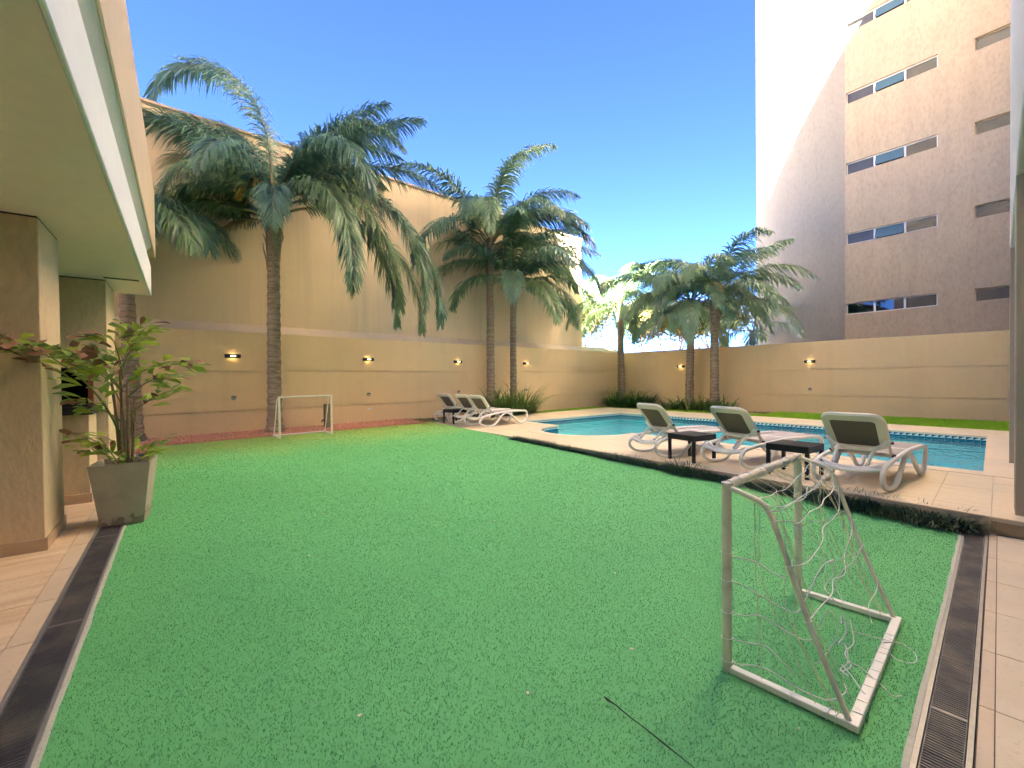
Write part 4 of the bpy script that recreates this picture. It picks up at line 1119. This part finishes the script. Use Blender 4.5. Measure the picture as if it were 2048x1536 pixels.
def make_lounger():
    root = empty('sun_lounger')
    rail = [(.02, .23), (.12, .30), (.45, .345), (.95, .385), (1.5, .385), (1.78, .372), (1.86, .33), (1.88, .28)]
    fleg = [(1.88, .30), (1.865, .2), (1.78, .07), (1.68, .024), (1.58, .03), (1.47, .09), (1.3, .22), (1.18, .30), (1.02, .355)]
    rleg = [(.02, .25), (-.005, .19), (.02, .12), (.12, .055), (.27, .026), (.44, .023), (.55, .06), (.66, .14), (.78, .25), (.9, .325), (1.05, .365)]
    for s in (-1, 1):
        m = MB(); x = .335*s
        m.rect_sweep(smooth([(x, a, b) for a, b in rail], 4), .050, .050, smooth=True)
        m.rect_sweep(smooth([(x, a, b) for a, b in fleg], 4), .050, .046, smooth=True)
        m.rect_sweep(smooth([(x, a, b) for a, b in rleg], 4), .050, .048, smooth=True)
        m.build('side_frame', M['resin'], root)
    for yy, zz, sg in ((.06, .27, .05), (1.86, .36, .0), (.72, .345, 0), (1.25, .355, 0)):
        m = MB(); m.rect_sweep(smooth([(-.315, yy, zz), (-.18, yy-sg*.7, zz-sg*.5), (0, yy-sg, zz-sg*.8), (.18, yy-sg*.7, zz-sg*.5), (.315, yy, zz)], 4), .05, .04, side=(0, .3, 1), smooth=True); m.build('crossbar', M['resin'], root)
    m = MB(); ny = 14
    for s in range(ny):
        a, b = .53+1.31*s/ny, .53+1.31*(s+1)/ny; za, zb = (.392-.018*math.sin(PI*q/ny) for q in (s, s+1))
        m.add([(-.31, a, za), (.31, a, za), (.31, b, zb), (-.31, b, zb), (-.31, a, za-.008), (.31, a, za-.008), (.31, b, zb-.008), (-.31, b, zb-.008)], [(0, 1, 2, 3), (7, 6, 5, 4), (0, 3, 7, 4), (1, 5, 6, 2)], True)
    m.build('seat_sling', M['sling_pale'], root)
    H, T_ = Vector((0, .50, .35)), Vector((0, .10, .885)); vv = (T_-H); L = vv.length; vv.normalize(); nn = Vector((0, vv.z, -vv.y))
    def bp(u, v, off=0): 
        c = .03*(v/L)**2
        return H+Vector((u, 0, 0))+vv*v+nn*(off-c+.03*(u/.33)**2)
    outer, inner = rrect(.30, .305, .13, L, .12), rrect(.215, .228, .16, L-.09, .045)
    m = MB(); k = len(outer); th = .016
    v = [bp(*p, th) for p in outer]+[bp(*p, th) for p in inner]+[bp(*p, -th) for p in outer]+[bp(*p, -th) for p in inner]
    f = []
    for i in range(k):
        j = (i+1) % k; f += [(i, j, k+j, k+i), (2*k+i, 3*k+i, 3*k+j, 2*k+j), (i, 2*k+i, 2*k+j, j), (k+i, k+j, 3*k+j, 3*k+i)]
    m.add(v, f); m.build('backrest_frame', M['resin_back'], root)
    for s in (-1, 1):
        m = MB(); m.rect_sweep([bp(.295*s, 0, .0), bp(.295*s, .12, .0), bp(.297*s, .22, .0)], .02, .05, smooth=True); m.build('back_arm', M['resin_back'], root)
    m = MB(); m.tube([bp(*p, .012) for p in outer], .017, 8, closed=True); m.build('backrest_rim', M['resin'], root)
    m = MB(); ns = len(inner)
    v = [bp(p[0]*1.03, p[1], .004) for p in inner]; v2 = [bp(p[0]*1.03, p[1], -.004) for p in inner]
    m.add(v, [tuple(range(ns))]); m.add(v2, [tuple(range(ns-1, -1, -1))]); m.build('backrest_sling', M['sling_taupe'], root)
    m = MB(); B_ = lambda u, v, o: bp(u, v, -o)
    ub = [B_(-.305, .27, .02), B_(-.25, .205, .045), B_(-.12, .165, .06), B_(.12, .165, .06), B_(.25, .205, .045), B_(.305, .27, .02)]
    m.rect_sweep(smooth(ub, 4), .036, .058, side=tuple(nn), smooth=True)
    lb = [(-.30, .13, .32), (-.2, .09, .27), (0, .06, .25), (.2, .09, .27), (.30, .13, .32)]
    m.rect_sweep(smooth(lb, 4), .04, .04, side=(0, 1, .3), smooth=True)
    for s in (-1, 1): m.rect_sweep(smooth([B_(.19*s, .18, .055), (.178*s, .25, .41), (.165*s, .10, .285)], 4), .035, .04, side=(1, 0, 0), smooth=True)
    m.build('back_support', M['resin'], root)
    t_ = bpy.data.materials.get('hinge_dark') or NT('hinge_dark').fin((.05, .03, .02), .5)
    for s in (-1, 1):
        m = MB(); p = bp(.325*s, .23, -.01); m.tube([p-Vector((.02, 0, 0)), p+Vector((.02, 0, 0))], .018, 8)
        m.tube([Vector((.30*s, .50, .375)), Vector((.335*s, .50, .375))], .022, 8); m.build('hinge', t_, root)
    return root
GNEAR = 'loungers in the row beside the black side tables'
proto = make_lounger()
def set_lounger(o, x, y, rz, label, group):
    o.location = (x, y, DZ+.002); o.rotation_euler = (0, 0, R(rz)); tag(o, label, 'sun lounger', group); return o
set_lounger(proto, -1.20, 6.38, -6, 'white lounger at the column end of the pool row, right behind the torn goal', GNEAR)
set_lounger(copy_tree(proto), -2.75, 6.62, -17, 'white lounger between the two black side tables on the lawn edge', GNEAR)
set_lounger(copy_tree(proto), -4.06, 6.64, -19, 'white lounger at the pool bay end of the row of three on the lawn edge', GNEAR)
GFAR = 'loungers grouped at the lamp-lit wall'
set_lounger(copy_tree(proto), -9.82, 7.36, 3, 'white lounger beside the grass clump under the paired palms', GFAR)
set_lounger(copy_tree(proto), -10.60, 7.44, 3, 'middle white lounger of the far three next to the small table', GFAR)
set_lounger(copy_tree(proto), -11.68, 7.54, 4, 'white lounger closest to the tan lamp wall', GFAR)
t = NT('rattan_black'); c = t.coords('Object'); wv = t.new('ShaderNodeTexWave'); wv.inputs['Scale'].default_value = 60; t.link(c, wv.inputs[0])
M['rattan'] = t.fin((.012, .010, .011), .42, t.bump(wv.outputs[0], .5, .004))
def make_table():
    root = empty('side_table'); s = .235; h = .43
    for sx in (-1, 1):
        for sy in (-1, 1):
            m = MB(); m.bbox(sx*s-.022, sx*s+.022, sy*s-.022, sy*s+.022, 0, h-.095, .004); m.build('leg', M['rattan'], root)
    m = MB()
    for (a, b, c_, d) in ((-s-.024, s+.024, -s-.024, -s+.012), (-s-.024, s+.024, s-.012, s+.024), (-s-.024, -s+.012, -s+.013, s-.013), (s-.012, s+.024, -s+.013, s-.013)): m.bbox(a, b, c_, d, h-.094, h-.004, .004)
    m.build('apron', M['rattan'], root)
    n = 17
    for k in range(n):
        a = -s+.014+(2*s-.028)*k/n; m = MB(); m.bbox(a, a+(2*s-.028)/n*.72, -s+.014, s-.014, h-.022, h-.002, .003); m.build('slat', M['rattan'], root)
    return root
tb = make_table(); TG = 'square black side tables beside the loungers'
def set_table(o, x, y, rz, label): o.location = (x, y, DZ+.001); o.rotation_euler = (0, 0, R(rz)); tag(o, label, 'side table', TG)
set_table(tb, -1.86, 6.85, -6, 'square black slatted side table behind the torn goal')
set_table(copy_tree(tb), -3.34, 6.93, -14, 'square black slatted side table next to the lounger at the pool bay')
set_table(copy_tree(tb), -11.14, 7.70, 3, 'small black side table among the far loungers by the wall')

# ------------------------------------------------------------------ wall lamps and small fittings
t = NT('lamp_body'); M['lamp_body'] = t.fin((.018, .015, .014), .4)
t = NT('lamp_lens'); M['lamp_lens'] = t.fin((1, .8, .5), .4, **{'Emission Color': (1, .72, .36, 1), 'Emission Strength': .10})
t = NT('fitting_grey'); M['fitting'] = t.fin((.42, .41, .38), .35, metal=.4)
t = NT('fitting_dark'); M['fitting_dark'] = t.fin((.06, .045, .035), .5)
t = NT('outlet_white'); M['outlet'] = t.fin((.8, .79, .77), .4)
def wall_lamp(x, y, z, rz, label):
    """local: wall at y=0, lamp comes out along -y"""
    root = empty('wall_lamp', (x, y, z), rz); tag(root, label, 'wall lamp', 'wall lamps along the boundary walls')
    m = MB(); w_, d_ = .17, .085
    prof = [(-w_, -.0), (-w_, -.055), (-w_*.82, -.08), (-.06, -d_), (.06, -d_), (w_*.82, -.08), (w_, -.055), (w_, 0)]
    top = [(a, b, .036) for a, b in prof]; bot = [(a, b, -.036) for a, b in prof]; n = len(prof)
    m.add(top+bot, [(i, i+1, n+i+1, n+i) for i in range(n-1)])
    # rims with an opening between shell and wall: light leaves upwards and downwards
    inn = [(a*.84, b*.80 if b else 0) for a, b in prof]
    for z_ in (.036, -.036):
        m.add([(a, b, z_) for a, b in prof]+[(a, b, z_) for a, b in inn], [(i, i+1, n+i+1, n+i) for i in range(n-1)])
    m.box(-w_, w_, -.004, -.001, -.05, .05)
    m.build('shade', M['lamp_body'], root)
    m = MB(); m.box(-.055, .055, -.094, -.086, -.014, .014); m.box(-.09, .09, -.05, -.02, -.030, -.022); m.box(-.09, .09, -.05, -.02, .022, .030); m.build('lens', M['lamp_lens'], root)
    for s in (-1, 1):
        ld = bpy.data.lights.new('lamp_light', 'POINT'); ld.energy = .0035 if s < 0 else .0013; ld.color = (1, .66, .28); ld.shadow_soft_size = .03
        lo = bpy.data.objects.new('lamp_light', ld); col.objects.link(lo); lo.parent = root; lo.location = (0, -.06, s*.06)
    return root
lab = ['lit black wall lamp beside the palm with the far goal', 'lit black wall lamp above the white outlet plate', 'lit black wall lamp above the far loungers', 'lit black wall lamp under hanging fronds past the paired palms']
for i, yy in enumerate((2.195, 5.705, 8.99, 12.34)): wall_lamp(-12.8, yy, 2.13-.013*i, PI/2, lab[i])
wall_lamp(-9.48, 18.7, 1.945, 0, 'lit black wall lamp beside the palm trunk on the back wall'); wall_lamp(-4.59, 18.7, 1.99, 0, 'lit black wall lamp on the bare stretch of back wall')
def bulkhead(x, y, z, rz, label):
    root = empty('step_light', (x, y, z), rz); tag(root, label, 'light', 'small unlit wall fittings')
    m = MB(); 
    for k in range(4):
        a, b = R(90*k/4), R(90*(k+1)/4); 
    m.tube([(0, -.001, 0), (0, -.02, 0), (0, -.034, 0)], [.058, .056, .038], 18, smooth=False); m.build('housing', M['fitting'], root)
    m = MB(); m.bbox(-.05, .05, -.05, -.02, .012, .034, .004); m.build('hood', M['fitting_dark'], root)
bl_lab = ['small round fitting low on the wall below the lamp beside the big palm', 'small round fitting above the white outlet plate', 'small round fitting on the wall over the far loungers', 'small round fitting above the grass under the paired palms']
for i, yy in enumerate((2.2, 5.705, 9.01, 12.35)): bulkhead(-12.8, yy, 1.09-.022*i, PI/2, bl_lab[i])
bulkhead(-4.59, 18.7, .995, 0, 'small round fitting low on the back wall beyond the pool')
o = MB().bbox(-.016, .0, -.06, .06, -.035, .035, .005).build('outlet_plate', M['outlet']); o.location = (-12.785, 5.715, .62); tag(o, 'white outlet plate low on the tan wall', 'outlet')

# ------------------------------------------------------------------ short weathered post behind the far goal
post = empty('garden_post', (-12.1, 4.24, .205)); tag(post, 'short weathered wooden post with a black tap behind the far goal', 'post')
t = NT('weathered_wood'); w = t.world((14, 14, 2)); M['weathered'] = t.fin(t.mix(t.noise(w, 2, 6), (.16, .14, .08), (.34, .29, .18)), .9, t.bump(t.noise(w, 6, 4), .6, .008))
m = MB(); m.bbox(-.075, .075, -.085, .085, -.03, .66, .012); m.build('post_body', M['weathered'], post)
m = MB(); m.tube([(.0, -.08, .22), (.0, -.15, .22), (.0, -.16, .17)], .014, 8); m.box(-.02, .02, -.15, -.11, .235, .25); m.build('tap', M['lamp_body'], post)

# ------------------------------------------------------------------ planter and its plant
t = NT('planter_concrete'); c = t.coords('Object'); w = t.world()
n1 = t.noise(w, 3.5, 5, .6); n2 = t.noise(w, 40, 4); sp = t.new('ShaderNodeSeparateXYZ'); t.link(c, sp.inputs[0])
cc = t.mix(t.ramp(n1, [(.3, 0.), (.7, 1.)]), (.38, .32, .24), (.52, .45, .35))
ad = t.new('ShaderNodeMath', operation='MULTIPLY_ADD'); ad.inputs[1].default_value = .55; t.link(t.noise(w, 5, 2), ad.inputs[0]); 
ng = t.new('ShaderNodeMath', operation='MULTIPLY'); ng.inputs[1].default_value = -1; t.link(sp.outputs[2], ng.inputs[0]); t.link(ng.outputs[0], ad.inputs[2])
st = t.ramp(ad.outputs[0], [(.135, 0.), (.15, .85), (.17, .55), (1, .55)])
cc = t.mix(st, cc, (.21, .165, .11))
M['planter'] = t.fin(cc, .85, t.bump(n2, .25, .004, t.bump(n1, .3, .01)))
pr = empty('planter', (-5.905, .066, gz(-5.9)+.006), R(-11)); tag(pr, 'square tapered concrete planter with damp stains standing on the drain', 'planter')
m = MB(); b0, t0, H_ = .165, .232, .61; ti = t0-.026
def sq(r, z): return [(-r, -r, z), (r, -r, z), (r, r, z), (-r, r, z)]
V_ = sq(b0, 0)+sq(t0, H_)+sq(ti, H_)+sq(ti-.012, H_-.09)
m.add(V_, [(3, 2, 1, 0)]+[(a+i, a+(i+1) % 4, a+4+(i+1) % 4, a+4+i) for a in (0, 4, 8) for i in range(4)])
o = m.build('pot', M['planter'], pr); bv = o.modifiers.new('bevel', 'BEVEL'); bv.width = .006; bv.segments = 2; bv.limit_method = 'ANGLE'
t = NT('potting_soil'); w = t.world(); M['soil'] = t.fin(t.mix(t.noise(w, 40, 4), (.03, .022, .016), (.09, .065, .045)), .95, t.bump(t.noise(w, 60, 4), .8, .02))
m = MB(); m.box(-ti+.011, ti-.011, -ti+.011, ti-.011, H_-.14, H_-.085); m.build('soil', M['soil'], pr)
M['leaf_green'] = leaf_mat('fishtail_leaf_green', (.30, .42, .04), (.42, .54, .07), (.50, .58, .10), .4, .35)
M['leaf_dark'] = leaf_mat('fishtail_leaf_dark', (.20, .32, .07), (.28, .40, .09), (.30, .38, .08), .3, .35)
M['leaf_brown'] = leaf_mat('fishtail_leaf_brown', (.26, .12, .07), (.36, .20, .11), (.32, .13, .09), .2, .6)
t = NT('cane'); w = t.world((4, 4, 9)); M['cane'] = t.fin(t.mix(t.noise(w, 3, 4), (.16, .105, .06), (.36, .27, .16)), .8)
t = NT('green_stem'); M['stem'] = t.fin((.16, .18, .05), .5)
def leaflet(kind):
    m = MB(); L = 1.0; mid = [(0, 0, 0), (.35, 0, .02), (.7, 0, .01), (1.0, 0, -.06)]
    sh = {0: [(.0, .0), (.14, .13), (.22, .20), (.04, .06)], 1: [(.0, .0), (.10, .16), (.26, .12), (.10, .02)], 2: [(0, 0), (.11, .11), (.16, .15), (.02, .02)]}[kind]
    v = []
    for (x_, y_, z_), (a, b) in zip(mid, sh): v += [(x_, a*1.35, z_+a*.3), (x_, 0, z_-.01), (x_, -b*1.35, z_+b*.3)]
    f = []
    for i in range(3): f += [(3*i, 3*i+1, 3*i+4, 3*i+3), (3*i+1, 3*i+2, 3*i+5, 3*i+4)]
    m.add(v, f, True); return m
LM = {(k, c_): leaflet(k).mesh('leaf', M[c_]) for k in range(3) for c_ in ('leaf_green', 'leaf_dark', 'leaf_brown')}
shrub = empty('fishtail_palm', (-5.905, .066, gz(-5.9)+.006+H_-.085)); tag(shrub, 'fishtail palm with wedge leaves growing in the concrete planter', 'plant')
rs = random.Random(31)
for (dx, dy, hx, hy, h, r) in ((0, 0, -.03, -.02, 1.0, .018), (.03, .03, .0, .0, .86, .015), (-.03, .035, -.07, .05, .7, .013), (.035, -.02, .06, .0, .55, .012), (-.02, -.03, -.03, -.06, .95, .014), (.05, .05, .05, .04, .62, .011)):
    m = MB(); n = 9; m.tube([(dx+hx*(i/n)**1.3, dy+hy*(i/n)**1.3, -.05+(h+.05)*i/n) for i in range(n+1)], [r*(1.25-.55*i/n)*(1.1 if i % 2 else .95) for i in range(n+1)], 8); m.build('cane', M['cane'], shrub)
def branch(start, phi, e0, e1, L, n, ls, mixc, spread=1.0, r=.008):
    pts = []; p = Vector(start); d2 = vdir(phi); N = 12
    for i in range(N+1):
        pts.append(p.copy()); e = R(e0+(e1-e0)*(i/N)**1.1); p = p+(d2*math.cos(e)+Vector((0, 0, math.sin(e))))*L/N
    m = MB(); m.tube(pts, [r*(1-.75*i/N) for i in range(N+1)], 6); br = m.build('branch', M['stem'], shrub)
    for k in range(n):
        t_ = .30+.70*(k+.5)/n; f = t_*N; i = min(int(f), N-1); b = pts[i].lerp(pts[i+1], f-i); tg = (pts[i+1]-pts[i]).normalized()
        side = tg.cross(Vector((0, 0, 1))).normalized(); s = 1 if k % 2 else -1; upv = side.cross(tg)
        off = side*s*rs.uniform(.02, .13)*spread+upv*rs.uniform(-.05, .05)+tg*rs.uniform(-.03, .05)
        d = (side*s*rs.uniform(.3, 1)+tg*rs.uniform(.3, 1.0)+upv*rs.uniform(-.35, .45)+Vector((0, 0, -.15))).normalized()
        y_ = Vector((0, 0, 1)).cross(d).normalized(); z_ = d.cross(y_); a = rs.uniform(-.7, .7); y2 = y_*math.cos(a)+z_*math.sin(a); z2 = d.cross(y2)
        sc = ls*rs.uniform(.65, 1.2); Mx = Matrix(((d.x*sc, y2.x*sc, z2.x*sc, 0), (d.y*sc, y2.y*sc, z2.y*sc, 0), (d.z*sc, y2.z*sc, z2.z*sc, 0), (0, 0, 0, 1)))
        u = rs.random(); cm = 'leaf_green' if u < mixc[0] else ('leaf_dark' if u < mixc[0]+mixc[1] else 'leaf_brown')
        Mx.translation = b+off
        link('leaf', LM[(rs.randrange(3), cm)], br, Mx)
G1, G2, G3 = (.25, .5), (.65, .15), (.4, .35)
branch((0, 0, .22), 275, 68, -8, 1.85, 64, .17, G1, 1.2, .012)
branch((.0, .0, .78), 279, 44, -4, 1.0, 40, .16, G1, 1.2)
branch((-.02, .0, .75), 200, 60, 20, .6, 26, .17, G1, 1.2)
branch((-.02, .0, .6), 160, 56, 6, .95, 30, .17, G3)
branch((0, 0, .82), 6, 48, -14, .72, 32, .16, G2, 1.0)
branch((.02, .02, .7), 350, 40, 0, .66, 28, .16, G2)
branch((.02, .02, .5), 20, 52, 10, .55, 18, .15, G2)
branch((0, 0, .95), 100, 80, 35, .65, 28, .16, G2)
branch((0, 0, .9), 300, 66, 15, .6, 26, .16, G3)
branch((0, 0, .95), 30, 82, 50, .55, 20, .15, G2)
branch((-.03, 0, .45), 190, 45, 5, .55, 16, .15, G3)
branch((-.05, -.03, -.01), 184, 68, -12, .68, 28, .15, (.55, .15), 1.0, .006)
branch((-.06, .02, -.01), 165, 75, 10, .45, 18, .14, (.7, .2), 1.0, .006)
branch((-.02, -.06, -.01), 240, 72, 20, .40, 18, .14, (.7, .2), 1.0, .006)
branch((.08, .08, -.01), 20, 74, 25, .36, 18, .13, (.75, .2), 1.0, .006)
branch((.1, .05, -.01), 330, 70, 10, .3, 12, .12, (.75, .2), 1.0, .005)

# ------------------------------------------------------------------ small things on the turf
t = NT('torn_seam'); M['seam'] = t.fin((.012, .012, .010), .9)
m = MB(); pts = [(-1.214, 1.646), (-1.19, 1.640), (-1.15, 1.642), (-1.06, 1.628), (-.99, 1.624), (-.9, 1.612), (-.80, 1.600), (-.70, 1.585)]
wds = [.006, .012, .007, .006, .005, .008, .004, .003]
vs_ = []
for (x, y), w_ in zip(pts, wds): vs_ += [(x, y-w_*.6, gz(x)+.0125), (x, y+w_*.6, gz(x)+.0125)]
m.add(vs_, [(2*i, 2*i+2, 2*i+3, 2*i+1) for i in range(len(pts)-1)]); m.build('turf_seam', M['seam'], lawn)
t = NT('litter'); M['litter'] = t.fin((.75, .70, .58), .8)
rs = random.Random(77); m = MB()
for k in range(90):
    x = -rs.uniform(.4, 10.5); y = rs.uniform(.5, 6.0)
    if not in_poly(np.array([[x, y]]), lawn_poly)[0]: continue
    s = rs.choice((.0018, .0024, .003, .0036, .006)); a = rs.uniform(0, 6.28)
    m.box(-s*1.6, s*1.6, -s, s, 0, .003, Matrix.Translation((x, y, gz(x)+.016)) @ Matrix.Rotation(a, 4, 'Z') @ Matrix.Rotation(rs.uniform(-.3, .3), 4, 'X'))
tag(m.build('lawn_litter', M['litter']), 'tiny pale bits of leaf and paper strewn over the turf', 'litter', kind='stuff')

# ------------------------------------------------------------------ sunlit trees and a house beyond the corner
M['tree_leaf'] = leaf_mat('tree_leaf', (.045, .048, .005), (.075, .072, .008), (.10, .075, .012), .4, .6, 1.2)
M['tree_leaf2'] = leaf_mat('tree_leaf_green', (.025, .040, .004), (.045, .060, .007), (.06, .065, .009), .4, .6, 1.2)
t = NT('tree_bark'); w = t.world(); M['tree_bark'] = t.fin(t.mix(t.noise(w, 6, 4), (.10, .06, .03), (.16, .10, .05)), .9)
def tree(x, y, h, rad, n, mat, seed, label):
    rs = random.Random(seed); root = empty('garden_tree', (x, y, -.12)); tag(root, label, 'tree', 'trees beyond the back wall')
    m = MB(); tips = []
    def limb(p, d, l, r, dep):
        pts = [p]; q = p
        for k in range(4): d = (d+Vector((rs.uniform(-.25, .25), rs.uniform(-.25, .25), rs.uniform(-.05, .2)))).normalized(); q = q+d*l/4; pts.append(q)
        m.tube(pts, [r*(1-.15*k) for k in range(5)], 6, caps=False)
        if dep == 0: tips.append(q); tips.append(pts[2]); return
        for k in range(3): limb(q, (d+Vector((rs.uniform(-1, 1), rs.uniform(-1, 1), rs.uniform(-.2, .6)))*.9).normalized(), l*.62, r*.5, dep-1)
    limb(Vector((0, 0, 0)), Vector((0, 0, 1)), h*.45, h*.022, 3)
    m.build('trunk', M['tree_bark'], root)
    m = MB()
    for k in range(n):
        c = rs.choice(tips)+Vector((rs.gauss(0, rad*.16), rs.gauss(0, rad*.16), rs.gauss(0, rad*.13)))
        a = Vector((rs.gauss(0, 1), rs.gauss(0, 1), rs.gauss(0, 1))).normalized(); b = a.orthogonal().normalized(); s = rs.uniform(.14, .30)
        m.add([c-a*s, c+b*s*.5, c+a*s, c-b*s*.5], [(0, 1, 2, 3)])
    m.build('crown', mat, root)
tree(-28.5, 36, 10.5, 5.0, 4500, M['tree_leaf2'], 1, 'green sunlit tree seen past the end of the warehouse')
tree(-24.5, 39, 8.6, 4.5, 3800, M['tree_leaf'], 2, 'yellow sunlit tree seen between the corner palm and its neighbour')
tree(-21.0, 42, 9.0, 4.6, 3800, M['tree_leaf'], 3, 'yellow sunlit tree with bare branches beyond the back wall')
tree(-18.0, 44, 8.6, 4.2, 3400, M['tree_leaf2'], 4, 'olive sunlit tree near the rounded tower corner')
